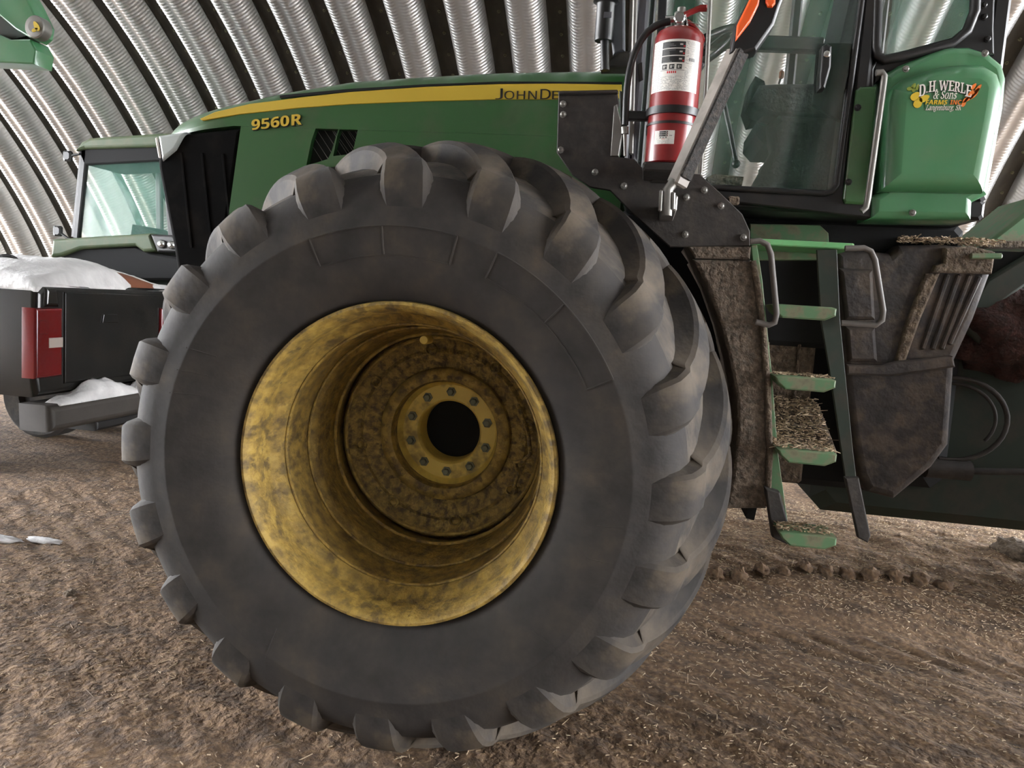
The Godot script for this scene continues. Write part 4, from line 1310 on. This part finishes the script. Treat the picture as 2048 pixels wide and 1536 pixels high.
func build_stacks(t: Node3D) -> void:
	# air intake ahead of the windscreen
	var s := Shape.new()
	var p: Vector3 = Vector3(0.489, 2.594, -0.85)
	s.lathe([Vector2(0.034, -0.01), Vector2(0.036, 0.0), Vector2(0.036, 0.125), Vector2(0.039, 0.13), Vector2(0.05, 0.135), Vector2(0.05, 0.15), Vector2(0.035, 0.165)], 24, Transform3D(Basis(Vector3(1, 0, 0), -PI / 2), p))
	var intake := part("air_intake", s, M.black, t, "black capped air intake canister")
	s = Shape.new()
	s.tube([p + Vector3(0.005, 0, 0), p + Vector3(0.015, -0.12, 0)], 0.018, 12)
	part("intake_pipe", s, M.black, intake)
	s = Shape.new()
	s.prism(PackedVector2Array([Vector2(0.529, 2.539), Vector2(0.517, 2.599), Vector2(0.501, 2.857), Vector2(0.551, 2.856), Vector2(0.575, 2.555)]), -0.93, -0.87, 0.01, 2)
	part("intake_bracket", s, M.grey_post, intake)
	s = Shape.new()
	s.prism(PackedVector2Array([Vector2(0.483, 2.49), Vector2(0.549, 2.547), Vector2(0.598, 2.556), Vector2(0.603, 2.492)]), -0.95, -0.86, 0.008, 2)
	part("bracket_foot", s, M.plate, intake)
	s = Shape.new()
	s.box(p + Vector3(0.012, 0.075, 0.037), Vector3(0.03, 0.022, 0.002), 0.0005)
	part("intake_label", s, M.grey_post, intake)
	# signal arm leaning over the door
	s = Shape.new()
	var a: Vector3 = Vector3(0.797, 1.955, -0.27)
	var b: Vector3 = Vector3(0.949, 2.371, -0.27)
	var along := (b - a).normalized()
	var left := Vector3(-along.y, along.x, 0)
	var front := Vector3(0, 0, 0.8) - left * 0.6
	s.bar(a, b, 0.05, 0.056, 0.006, front)
	var arm := part("signal_arm", s, M.arm, t, "slanting square signal arm, dark with mud")
	s = Shape.new()
	s.bar(a.lerp(b, 0.06) + front * 0.027, b + front * 0.027, 0.044, 0.012, 0.004, front)
	part("arm_mud", s, M.arm_mud, arm, "crust of dark mud")
	s = Shape.new()
	s.prism(PackedVector2Array([Vector2(0.922, 2.356), Vector2(0.931, 2.444), Vector2(0.968, 2.522), Vector2(1.005, 2.602), Vector2(1.092, 2.602), Vector2(1.059, 2.494), Vector2(1.047, 2.442), Vector2(1.001, 2.366), Vector2(0.952, 2.35)]), -0.31, -0.24, 0.01, 2)
	var head := part("signal_housing", s, M.black, arm, "black signal lamp housing")
	s = Shape.new()
	s.prism(PackedVector2Array([Vector2(0.936, 2.389), Vector2(0.936, 2.436), Vector2(0.97, 2.521), Vector2(0.997, 2.567), Vector2(0.995, 2.495), Vector2(0.974, 2.443)]), -0.25, -0.228, 0.006, 2)
	part("signal_lens", s, M.orange, head, "long orange lens")
	s = Shape.new()
	s.prism(PackedVector2Array([Vector2(1.009, 2.553), Vector2(1.039, 2.553), Vector2(1.042, 2.498), Vector2(1.034, 2.488), Vector2(1.021, 2.489), Vector2(1.014, 2.501)]), -0.25, -0.228, 0.005, 2)
	part("signal_lens", s, M.orange, head, "short orange lens")
	s = Shape.new()
	s.tube([Vector3(0.775, 1.859, -0.26), Vector3(0.772, 1.94, -0.26), Vector3(0.792, 1.969, -0.26)], 0.017, 10)
	s.bar(Vector3(0.751, 1.938, -0.25), Vector3(0.753, 1.869, -0.25), 0.012, 0.012)
	s.bar(Vector3(0.79, 1.933, -0.25), Vector3(0.793, 1.877, -0.25), 0.012, 0.012)
	s.bar(Vector3(0.78, 1.90, -0.55), Vector3(0.78, 1.90, -0.26), 0.05, 0.05)
	part("arm_pivot", s, M.steel, arm, "dull metal pivot at the foot of the arm")

func build_tractor() -> void:
	var t := thing("tractor", "big green articulated tractor with yellow rimmed front wheel and glazed cab", "tractor", Vector3(1.5, 0, -1.4))
	build_wheel(t)
	hidden_wheels(t)
	build_hood(t)
	build_body(t)
	build_cab(t)
	build_steps(t)
	build_tank(t)
	build_stacks(t)
	# holder for the extinguisher
	var s := Shape.new()
	s.lathe([Vector2(0.0885, -0.012), Vector2(0.0885, 0.012), Vector2(0.0815, 0.012), Vector2(0.0815, -0.012)], 36, Transform3D(Basis(Vector3(1, 0, 0), -PI / 2), Vector3(0.77, 2.205, -0.4)), true)
	s.box(Vector3(0.655, 2.205, -0.43), Vector3(0.075, 0.03, 0.03), 0.004)
	s.box(Vector3(0.70, 2.20, -0.52), Vector3(0.03, 0.05, 0.16), 0.004)
	s.lathe([Vector2(0.083, -0.004), Vector2(0.083, 0.004), Vector2(0.0805, 0.004), Vector2(0.0805, -0.004)], 36, Transform3D(Basis(Vector3(1, 0, 0), -PI / 2), Vector3(0.77, 2.165, -0.4)), true)
	part("extinguisher_strap", s, M.black, t, "black strap around the fire extinguisher")
	s = Shape.new()
	s.box(Vector3(0.77, 2.022, -0.42), Vector3(0.17, 0.03, 0.2), 0.006)
	s.box(Vector3(0.77, 2.05, -0.51), Vector3(0.12, 0.10, 0.03), 0.006)
	part("extinguisher_shelf", s, M.plate, t)

# ---------------------------------------------------------------- fire extinguisher
func label_picture() -> ImageTexture:
	var im := Image.create(256, 256, false, Image.FORMAT_RGB8)
	im.fill(Color(0.86, 0.85, 0.82))
	var rng := RandomNumberGenerator.new()
	rng.seed = 3
	var y := 8
	while y < 250:
		var x := 6
		while x < 250:
			var w := rng.randi_range(3, 10)
			if rng.randf() < 0.75: im.fill_rect(Rect2i(x, y, w, 2), Color(0.5, 0.5, 0.49) if x < 190 else Color(0.72, 0.72, 0.7))
			x += w + 2
		y += 5
	im.fill_rect(Rect2i(62, 8, 116, 172), Color(0.84, 0.83, 0.80))
	for k in 3:
		im.fill_rect(Rect2i(66, 12 + 36 * k, 108, 31), Color(0.12, 0.12, 0.12))
		for j in 4: im.fill_rect(Rect2i(70, 17 + 36 * k + 7 * j, rng.randi_range(30, 60), 2), Color(0.55, 0.55, 0.55))
		im.fill_rect(Rect2i(148, 22 + 36 * k, 14, 8), Color(0.8, 0.8, 0.78))
		im.fill_rect(Rect2i(164, 30 + 36 * k, 8, 9), Color(0.7, 0.1, 0.12))
		im.fill_rect(Rect2i(72 + 34 * k, 124, 24, 24), Color(0.15, 0.15, 0.15))
		im.fill_rect(Rect2i(77 + 34 * k, 129, 8, 14), Color(0.75, 0.74, 0.72))
		im.fill_rect(Rect2i(88 + 34 * k, 131, 4, 5), Color(0.75, 0.74, 0.72))
	im.fill_rect(Rect2i(64, 152, 112, 2), Color(0.2, 0.2, 0.2))
	for j in 5: im.fill_rect(Rect2i(98 + 9 * j, 158, 6, 11), Color(0.75, 0.12, 0.14))
	for j in 8: im.fill_rect(Rect2i(196 + 4 * j, 90, 2 if j % 3 else 3, 16), Color(0.25, 0.25, 0.25))
	return ImageTexture.create_from_image(im)

func sticker(called: String, c: Vector3, r: float, a0: float, a1: float, y0: float, y1: float, m: Material, parent: Node3D, label: String) -> void:
	var st := SurfaceTool.new()
	st.begin(Mesh.PRIMITIVE_TRIANGLES)
	var n := 20
	for i in n:
		for q in [[0, 0], [0, 1], [1, 1], [0, 0], [1, 1], [1, 0]]:
			var u: float = (i + q[0]) / float(n)
			var a := lerpf(a0, a1, u)
			var d := Vector3(sin(a), 0, cos(a))
			st.set_normal(d)
			st.set_uv(Vector2(u, 1.0 - q[1]))
			st.add_vertex(Vector3(c.x, lerpf(y0, y1, q[1]), c.z) + d * r)
	var o := MeshInstance3D.new()
	o.name = called
	o.mesh = st.commit()
	o.material_override = m
	parent.add_child(o, true)
	o.position = -origin_of(parent)
	o.set_meta("label", label)

func build_extinguisher() -> void:
	var c := Vector3(0.77, 2.04, -0.4)
	var t := thing("fire_extinguisher", "red fire extinguisher with a white instruction label strapped upright beside the cab door", "fire extinguisher", c)
	var s := Shape.new()
	var stand := Basis(Vector3(1, 0, 0), -PI / 2)
	s.lathe([Vector2(0.074, 0.0), Vector2(0.080, 0.004), Vector2(0.080, 0.395), Vector2(0.078, 0.408), Vector2(0.070, 0.423), Vector2(0.052, 0.434), Vector2(0.026, 0.440), Vector2(0.02, 0.446)], 48, Transform3D(stand, c))
	part("cylinder", s, M.red, t)
	var lm := plain(Color.WHITE, 0.45)
	lm.albedo_texture = label_picture()
	sticker("instruction_label", c, 0.0808, -1.25, 0.98, 2.262, 2.422, lm, t, "white instruction label with dark pictograms")
	sticker("inspection_label", c, 0.0808, -0.72, 0.12, 2.095, 2.138, lm, t, "small white inspection label")
	# valve
	s = Shape.new()
	s.lathe([Vector2(0.018, 0.44), Vector2(0.018, 0.475), Vector2(0.014, 0.48), Vector2(0.014, 0.505)], 16, Transform3D(stand, c))
	s.box(c + Vector3(-0.004, 0.472, 0.0), Vector3(0.036, 0.04, 0.03), 0.005)
	var valve := part("valve", s, M.steel, t)
	s = Shape.new()
	s.lathe([Vector2(0.017, 0.0), Vector2(0.018, 0.012), Vector2(0.015, 0.016)], 20, Transform3D(Basis(), c + Vector3(-0.005, 0.466, 0.014)))
	part("gauge", s, M.chrome, valve, "round pressure gauge")
	s = Shape.new()
	s.tube([c + Vector3(-0.05, 0.47, 0.0), c + Vector3(-0.015, 0.47, 0.0)], 0.011, 12)
	part("hose_collar", s, M.chrome, valve)
	s = Shape.new()
	s.prism(PackedVector2Array([Vector2(0.752, 2.514), Vector2(0.756, 2.526), Vector2(0.775, 2.528), Vector2(0.805, 2.542), Vector2(0.828, 2.552), Vector2(0.85, 2.552), Vector2(0.851, 2.539), Vector2(0.829, 2.539), Vector2(0.807, 2.53), Vector2(0.786, 2.519), Vector2(0.781, 2.505)]), -0.415, -0.385, 0.003)
	part("lever", s, M.red, t, "red squeeze lever")
	s = Shape.new()
	s.prism(PackedVector2Array([Vector2(0.79, 2.508), Vector2(0.807, 2.498), Vector2(0.831, 2.474), Vector2(0.847, 2.458), Vector2(0.853, 2.442), Vector2(0.846, 2.439), Vector2(0.836, 2.455), Vector2(0.815, 2.477), Vector2(0.79, 2.492)]), -0.415, -0.385, 0.003)
	part("carry_handle", s, M.red, t, "red carrying handle")
	s = Shape.new()
	s.tube([Vector3(0.782, 2.518, -0.385), Vector3(0.788, 2.502, -0.385), Vector3(0.793, 2.484, -0.385)], 0.003, 6)
	s.tube([Vector3(0.791, 2.499, -0.385), Vector3(0.81, 2.493, -0.385), Vector3(0.828, 2.487, -0.385)], 0.0015, 6)
	part("safety_pin", s, M.chrome, t)
	s = Shape.new()
	var curve := Curve3D.new()
	for q in [Vector3(0.736, 2.499, -0.39), Vector3(0.696, 2.488, -0.39), Vector3(0.658, 2.456, -0.39), Vector3(0.63, 2.401, -0.39), Vector3(0.615, 2.328, -0.39), Vector3(0.613, 2.247, -0.39), Vector3(0.616, 2.166, -0.39)]: curve.add_point(q)
	for i in curve.point_count:
		var d := (curve.get_point_position(mini(i + 1, curve.point_count - 1)) - curve.get_point_position(maxi(i - 1, 0))) / 6.0
		curve.set_point_in(i, -d); curve.set_point_out(i, d)
	var path := []
	for q in curve.tessellate(3, 3): path.append(q)
	s.tube(path, 0.0115, 12)
	var hose := part("hose", s, M.black, t, "black rubber discharge hose")
	s = Shape.new()
	s.tube([Vector3(0.616, 2.159, -0.39), Vector3(0.618, 2.137, -0.39)], 0.013, 12)
	s.tube([Vector3(0.618, 2.137, -0.39), Vector3(0.624, 2.065, -0.39)], 0.006, 10, 0.004)
	part("nozzle", s, M.steel, hose, "dull metal nozzle")

# ---------------------------------------------------------------- pickup truck
func build_truck() -> void:
	var X := -3.6
	var t := thing("pickup_truck", "dark pickup truck with a red tail lamp and snow on its covered bed", "pickup truck", Vector3(-6.2, 0, -3.6))
	var side := Transform3D(Basis(Vector3(0, 0, -1), Vector3(0, 1, 0), Vector3(1, 0, 0)), Vector3(0, 0, -2.68)).scaled_local(Vector3(0.9, 1, 1))   # prism x runs away from the camera
	var s := Shape.new()
	s.prism(PackedVector2Array([Vector2(0.03, 0.62), Vector2(1.92, 0.62), Vector2(1.95, 0.8), Vector2(1.93, 1.40), Vector2(1.88, 1.455), Vector2(0.10, 1.455), Vector2(0.03, 1.40), Vector2(0.0, 0.8)]), -6.0, X, 0.05, 4, side)
	var bed := part("truck_bed", s, M.truck, t, "dark bed with a dirty tailgate")
	s = Shape.new()
	s.prism(PackedVector2Array([Vector2(0.33, 0.70), Vector2(1.62, 0.70), Vector2(1.62, 1.40), Vector2(0.33, 1.40)]), X - 0.03, X + 0.012, 0.01, 2, side)
	var gate := part("tailgate", s, M.truck, bed)
	s = Shape.new()
	s.prism(PackedVector2Array([Vector2(0.78, 1.16), Vector2(1.0, 1.16), Vector2(0.98, 1.23), Vector2(0.80, 1.23)]), X, X + 0.02, 0.006, 2, side)
	part("tailgate_handle", s, M.truck, gate)
	for k in 2:
		s = Shape.new()
		var x0 := 0.0 if k == 0 else 1.66
		s.prism(PackedVector2Array([Vector2(x0 - 0.012, 0.765), Vector2(x0 + 0.29, 0.765), Vector2(x0 + 0.29, 1.28), Vector2(x0 - 0.008, 1.28)]), X - 0.09, X + 0.025, 0.02, 3, side)
		var lamp := part("tail_lamp", s, M.tail, bed, "red tail lamp")
		s = Shape.new()
		s.prism(PackedVector2Array([Vector2(x0 + 0.13, 0.985), Vector2(x0 + 0.285, 0.985), Vector2(x0 + 0.285, 1.06), Vector2(x0 + 0.13, 1.06)]), X, X + 0.03, 0.004, 2, side)
		part("reverse_lens", s, M.tail_white, lamp, "clear reversing lens")
		s = Shape.new()
		s.prism(PackedVector2Array([Vector2(x0 + 0.02, 1.09), Vector2(x0 + 0.12, 1.09), Vector2(x0 + 0.12, 1.19), Vector2(x0 + 0.02, 1.19)]), X, X + 0.029, 0.004, 2, side)
		part("brake_lens", s, M.tail, lamp)
		s = Shape.new()
		s.prism(PackedVector2Array([Vector2(x0 + 0.10, 1.285), Vector2(x0 + 0.27, 1.285), Vector2(x0 + 0.25, 1.43), Vector2(x0 + 0.12, 1.43)]), X - 0.05, X + 0.016, 0.03, 3, side)
		part("bed_corner", s, M.truck, bed)
	# bumper with a lying ledge of snow
	s = Shape.new()
	s.prism(PackedVector2Array([Vector2(-0.02, 0.38), Vector2(1.97, 0.38), Vector2(1.98, 0.58), Vector2(-0.03, 0.58)]), X - 0.1, X + 0.16, 0.05, 4, side)
	var bumper := part("bumper", s, M.bumper, t, "dull metal rear bumper")
	s = Shape.new()
	s.prism(PackedVector2Array([Vector2(0.6, 0.30), Vector2(1.3, 0.30), Vector2(1.3, 0.385), Vector2(0.6, 0.385)]), X - 0.2, X + 0.1, 0.02, 2, side)
	part("tow_bar", s, M.black, bumper)
	s = Shape.new()
	snow_sheet(s, Vector3(X + 0.015, 0.575, -2.76), Vector3(X + 0.15, 0.575, -4.3), 0.16, 61)
	part("bumper_snow", s, M.snow, bumper, "white snow lying on the bumper")
	# tarpaulin over the load and the snow on it
	s = Shape.new()
	mound(s, Vector3(-5.8, 1.44, -4.40), Vector3(X - 0.04, 1.44, -2.80), 0.24, 62, 0.0)
	var tarp := part("bed_cover", s, M.canvas, bed, "brown tarpaulin over the load")
	s = Shape.new()
	mound(s, Vector3(-5.8, 1.455, -4.41), Vector3(X - 0.01, 1.455, -2.71), 0.26, 62, 0.06)
	part("bed_snow", s, M.snow, tarp, "melting white snow on the tarpaulin")
	s = Shape.new()
	var wl: Vector3 = Vector3(-4.199, 1.553, -3.1)
	s.lathe([Vector2(0.03, -0.09), Vector2(0.10, -0.03), Vector2(0.11, 0.02), Vector2(0.09, 0.05), Vector2(0.07, 0.03)], 20, Transform3D(Basis(Vector3(0, 1, 0), 0.8), wl))
	part("work_lamp", s, M.black, bed, "black round work lamp above the bed")
	# cab and wheels, out of sight beyond the left edge
	s = Shape.new()
	s.prism(PackedVector2Array([Vector2(0.06, 0.6), Vector2(1.9, 0.6), Vector2(1.9, 1.42), Vector2(1.68, 1.88), Vector2(1.5, 1.92), Vector2(0.46, 1.92), Vector2(0.28, 1.88), Vector2(0.06, 1.42)]), -7.6, -6.02, 0.08, 3, side)
	var cab := part("truck_cab", s, M.truck, t)
	s = Shape.new()
	s.prism(PackedVector2Array([Vector2(0.36, 1.46), Vector2(1.60, 1.46), Vector2(1.48, 1.82), Vector2(0.48, 1.82)]), -6.05, -6.01, 0.005, 1, side)
	part("back_window", s, M.black, cab)
	s = Shape.new()
	s.prism(PackedVector2Array([Vector2(0.06, 0.6), Vector2(1.9, 0.6), Vector2(1.88, 1.12), Vector2(0.08, 1.12)]), -9.0, -7.55, 0.08, 3, side)
	part("truck_hood", s, M.truck, t)
	for q in [[-4.75, -2.72], [-4.75, -4.2], [-8.2, -2.72], [-8.2, -4.2]]:
		s = Shape.new()
		s.lathe([Vector2(0.2, -0.13), Vector2(0.36, -0.13), Vector2(0.39, -0.1), Vector2(0.39, 0.1), Vector2(0.36, 0.13), Vector2(0.2, 0.13), Vector2(0.18, 0.08), Vector2(0.05, 0.08)], 32, Transform3D(Basis(), Vector3(q[0], 0.38, q[1] + (-0.05 if q[1] > -3 else 0.02))))
		part("road_wheel", s, M.tyre, t)

func snow_sheet(s: Shape, a: Vector3, b: Vector3, high: float, sd: int) -> void:
	var n := FastNoiseLite.new()
	n.seed = sd; n.frequency = 1.6; n.fractal_octaves = 3
	var rows := []
	for i in 25:
		var u := i / 24.0
		var row := []
		for k in 9:
			var v := k / 8.0
			var edge := minf(1.0, 6.0 * minf(u, 1.0 - u)) * sqrt(maxf(0.0, 1.0 - v * v))
			var y := a.y + high * edge * clampf(0.55 + 0.9 * n.get_noise_1d(u * 2.0) + 0.2 * n.get_noise_2d(u * 6.0, v * 3.0), 0.0, 1.0)
			row.append(Vector3(lerpf(a.x, b.x, v), y, lerpf(a.z, b.z, u)))
		row.append(Vector3(b.x, a.y - 0.01, lerpf(a.z, b.z, u)))
		row.append(Vector3(a.x, a.y - 0.01, lerpf(a.z, b.z, u)))
		rows.append(row)
	s.grid(rows, true, true)

# a cambered cover; «gap» > 0 keeps only patches of it
func mound(s: Shape, lo: Vector3, hi: Vector3, high: float, sd: int, gap: float) -> void:
	var n := FastNoiseLite.new()
	n.seed = sd; n.frequency = 1.1; n.fractal_octaves = 4
	var rows := []
	for i in 41:
		var u := i / 40.0
		var row := []
		for k in 41:
			var v := k / 40.0
			var e := pow(sin(PI * v), 0.55) * pow(clampf(1.0 - pow(u, 6.0), 0.0, 1.0), 0.5)
			var x := lerpf(lo.x, hi.x, u)
			var z := lerpf(lo.z, hi.z, v)
			var y := lo.y + high * e * (0.95 + 0.12 * n.get_noise_2d(x * 1.5, z * 1.5))
			y -= high * 0.75 * e * (1.0 - pow(u, 0.9))
			if gap > 0: y -= 0.09 * exp(-pow((u - 1.0) / 0.16, 2.0) - pow((v - 0.26) / 0.13, 2.0))
			if gap > 0: y += clampf(0.05 * (n.get_noise_2d(x * 1.2 + 9.0, z * 1.2) + 0.35), -0.03, 0.035) - 0.03 * (1.0 if e < 0.05 else 0.0)
			row.append(Vector3(x, y, z))
		row.append(Vector3(lerpf(lo.x, hi.x, u), lo.y - 0.06, hi.z))
		row.append(Vector3(lerpf(lo.x, hi.x, u), lo.y - 0.06, lo.z))
		rows.append(row)
	s.grid(rows, true, true)

# ---------------------------------------------------------------- machines behind
func build_harvester() -> void:
	var t := thing("harvester", "green cabbed farm machine with black mirrors parked behind the pickup truck", "farm machine", Vector3(-4.2, 0, -5.3))
	var s := Shape.new()
	s.box(Vector3(-4.2, 1.2, -5.3), Vector3(1.5, 1.0, 1.4), 0.05)
	part("machine_body", s, M.dark_green, t)
	for q in [[-4.9, -4.75], [-3.5, -4.75], [-4.9, -5.85], [-3.5, -5.85]]:
		s = Shape.new()
		s.lathe([Vector2(0.2, -0.16), Vector2(0.42, -0.16), Vector2(0.47, -0.1), Vector2(0.47, 0.1), Vector2(0.42, 0.16), Vector2(0.2, 0.16), Vector2(0.18, 0.05)], 32, Transform3D(Basis(), Vector3(q[0], 0.45, q[1])))
		part("road_wheel", s, M.tyre, t)
	# front bonnet with its lamps
	s = Shape.new()
	s.prism(PackedVector2Array([Vector2(-4.956, 1.684), Vector2(-4.934, 1.857), Vector2(-3.898, 1.966), Vector2(-3.833, 1.802), Vector2(-3.968, 1.785), Vector2(-4.052, 1.837), Vector2(-4.633, 1.778), Vector2(-4.847, 1.699)]), -4.9, -4.45, 0.03, 3)
	var hood := part("bonnet", s, M.old_green, t, "faded green bonnet edge")
	s = Shape.new()
	s.prism(PackedVector2Array([Vector2(-4.976, 1.695), Vector2(-4.672, 1.789), Vector2(-4.087, 1.839), Vector2(-3.929, 1.786), Vector2(-3.514, 1.739), Vector2(-3.51, 1.551), Vector2(-4.943, 1.465)]), -5.0, -4.5, 0.02)
	part("bonnet_underside", s, M.void, hood)
	s = Shape.new()
	s.prism(PackedVector2Array([Vector2(-3.884, 1.956), Vector2(-3.653, 1.958), Vector2(-3.513, 1.799), Vector2(-3.809, 1.792)]), -4.7, -4.43, 0.02, 3)
	var lamp := part("lamp_cluster", s, M.black, hood, "dark twin headlamp cluster")
	for p in [Vector3(-3.756, 1.868, -4.41), Vector3(-3.654, 1.864, -4.41)]:
		s = Shape.new()
		s.lathe([Vector2(0.04, -0.02), Vector2(0.04, 0.0), Vector2(0.03, 0.02), Vector2(0.015, 0.028)], 18, Transform3D(Basis(), p))
		part("headlamp", s, M.chrome, lamp)
	# cab
	s = Shape.new()
	s.prism(PackedVector2Array([Vector2(-4.72, 2.703), Vector2(-4.652, 2.789), Vector2(-4.562, 2.829), Vector2(-3.44, 2.927), Vector2(-3.388, 2.847), Vector2(-3.437, 2.792), Vector2(-4.614, 2.725)]), -5.15, -4.48, 0.03, 3)
	part("machine_roof", s, M.old_green, t, "faded green cab roof")
	s = Shape.new()
	s.prism(PackedVector2Array([Vector2(-4.718, 2.722), Vector2(-3.468, 2.819), Vector2(-3.464, 2.682), Vector2(-4.652, 2.584)]), -5.1, -4.52, 0.01)
	part("headliner", s, M.void, t)
	for q in [[Vector3(-4.745, 1.875, -4.55), Vector3(-4.653, 2.743, -4.55)], [Vector3(-3.731, 1.937, -4.55), Vector3(-3.825, 2.798, -4.55)], [Vector3(-5.247, 1.912, -5.15), Vector3(-5.147, 2.826, -5.15)], [Vector3(-4.262, 1.963, -5.15), Vector3(-4.29, 2.904, -5.15)]]:
		s = Shape.new()
		s.bar(q[0], q[1], 0.06, 0.06, 0.01)
		part("machine_post", s, M.black, t)
	s = Shape.new()
	s.prism(PackedVector2Array([Vector2(-4.713, 1.896), Vector2(-4.621, 2.707), Vector2(-3.825, 2.771), Vector2(-3.747, 1.946)]), -4.57, -4.56)
	part("machine_windscreen", s, M.glass_dull, t, "wide green tinted windscreen")
	s = Shape.new()
	s.prism(PackedVector2Array([Vector2(-5.212, 1.925), Vector2(-5.112, 2.806), Vector2(-4.301, 2.874), Vector2(-4.251, 1.974)]), -5.17, -5.16)
	part("machine_rear_window", s, M.glass_dull, t)
	s = Shape.new()
	s.prism(PackedVector2Array([Vector2(-4.367, 1.936), Vector2(-4.346, 2.065), Vector2(-4.139, 2.041), Vector2(-3.921, 1.969)]), -5.05, -4.8, 0.02)
	part("machine_seat", s, M.seat, t)
	for q in [[Vector3(-4.678, 2.677, -4.5), Vector3(-4.806, 2.653, -4.5)], [Vector3(-4.781, 1.86, -4.5), Vector3(-4.911, 1.939, -4.5)]]:
		s = Shape.new()
		s.tube([q[0], q[1]], 0.012, 6)
		s.box(q[1], Vector3(0.09, 0.1, 0.05), 0.02)
		part("side_mirror", s, M.black, t, "black round-cornered mirror")

func build_loader() -> void:
	var t := thing("loader_arm", "green steel loader arm with a round pin cap, high in the left corner", "loader arm", Vector3(-3.7, 0, -1.3))
	var s := Shape.new()
	s.prism(PackedVector2Array([Vector2(-3.78, 3.144), Vector2(-2.489, 3.018), Vector2(-2.394, 2.881), Vector2(-2.333, 2.772), Vector2(-2.344, 2.72), Vector2(-2.378, 2.696), Vector2(-2.462, 2.738), Vector2(-2.574, 2.818), Vector2(-3.79, 2.921)]), -1.36, -1.25, 0.008, 2)
	var arm := part("arm_plate", s, M.panel_green, t, "bright green upper arm plate")
	s = Shape.new()
	s.prism(PackedVector2Array([Vector2(-3.834, 2.781), Vector2(-2.603, 2.732), Vector2(-2.517, 2.699), Vector2(-2.404, 2.701), Vector2(-2.37, 2.648), Vector2(-2.382, 2.58), Vector2(-3.841, 2.618)]), -1.4, -1.28, 0.008, 2)
	part("arm_plate", s, M.panel_green, arm)
	s = Shape.new()
	s.prism(PackedVector2Array([Vector2(-3.88, 2.922), Vector2(-2.61, 2.853), Vector2(-2.439, 2.733), Vector2(-2.554, 2.707), Vector2(-3.887, 2.743)]), -1.42, -1.32)
	part("arm_web", s, M.dark_green, arm)
	s = Shape.new()
	s.lathe([Vector2(0.055, -0.04), Vector2(0.055, 0.01), Vector2(0.05, 0.016), Vector2(0.03, 0.018)], 28, Transform3D(Basis(), Vector3(-2.333, 2.743, -1.24)))
	var cap := part("pin_cap", s, M.steel, arm, "round pale pin cap with a yellow mark")
	s = Shape.new()
	leaf(s, Vector3(-2.315, 2.742, -1.222) + Vector3(0, 0, 0.002), 0.026, 0.012, 2.1, 0.003)
	leaf(s, Vector3(-2.323, 2.725, -1.222) + Vector3(0, 0, 0.002), 0.018, 0.008, 0.4, 0.003)
	part("cap_mark", s, M.gold, cap)
	# mast that carries it, standing left of the view
	s = Shape.new()
	s.box(Vector3(-3.7, 1.55, -1.34), Vector3(0.2, 3.2, 0.2), 0.012)
	part("mast", s, M.panel_green, t)
	s = Shape.new()
	s.box(Vector3(-3.7, 0.03, -1.34), Vector3(0.6, 0.1, 0.6), 0.012)
	part("mast_foot", s, M.dark_green, t)

# ---------------------------------------------------------------- scene
func _ready() -> void:
	var cam := Camera3D.new()
	cam.name = "camera"
	cam.position = Vector3(0.72, 1.56, 2.30)
	cam.rotation = Vector3(-0.1075, 0.158, 0.0655)
	cam.fov = rad_to_deg(2.0 * atan(768.0 / 1550.0))
	cam.near = 0.05
	add_child(cam)
	cam.current = true
	var env := Environment.new()
	env.background_mode = Environment.BG_SKY
	var sky := Sky.new()
	var air := ProceduralSkyMaterial.new()
	air.sky_top_color = Color(0.78, 0.80, 0.83)
	air.sky_horizon_color = Color(0.90, 0.90, 0.90)
	air.ground_bottom_color = Color(0.6, 0.6, 0.6)
	air.ground_horizon_color = Color(0.85, 0.85, 0.85)
	air.sky_energy_multiplier = 6.0
	air.ground_energy_multiplier = 6.0
	sky.sky_material = air
	env.sky = sky
	env.ambient_light_source = Environment.AMBIENT_SOURCE_SKY
	env.tonemap_mode = Environment.TONE_MAPPER_LINEAR
	env.tonemap_exposure = 0.87
	env.sdfgi_enabled = true
	env.ssao_enabled = true
	env.ssil_enabled = true
	var we := WorldEnvironment.new()
	we.name = "environment"
	we.environment = env
	add_child(we)

	make_materials()
	build_shed()
	build_ground()
	build_tractor()
	build_extinguisher()
	build_truck()
	build_harvester()
	build_loader()
	build_litter()
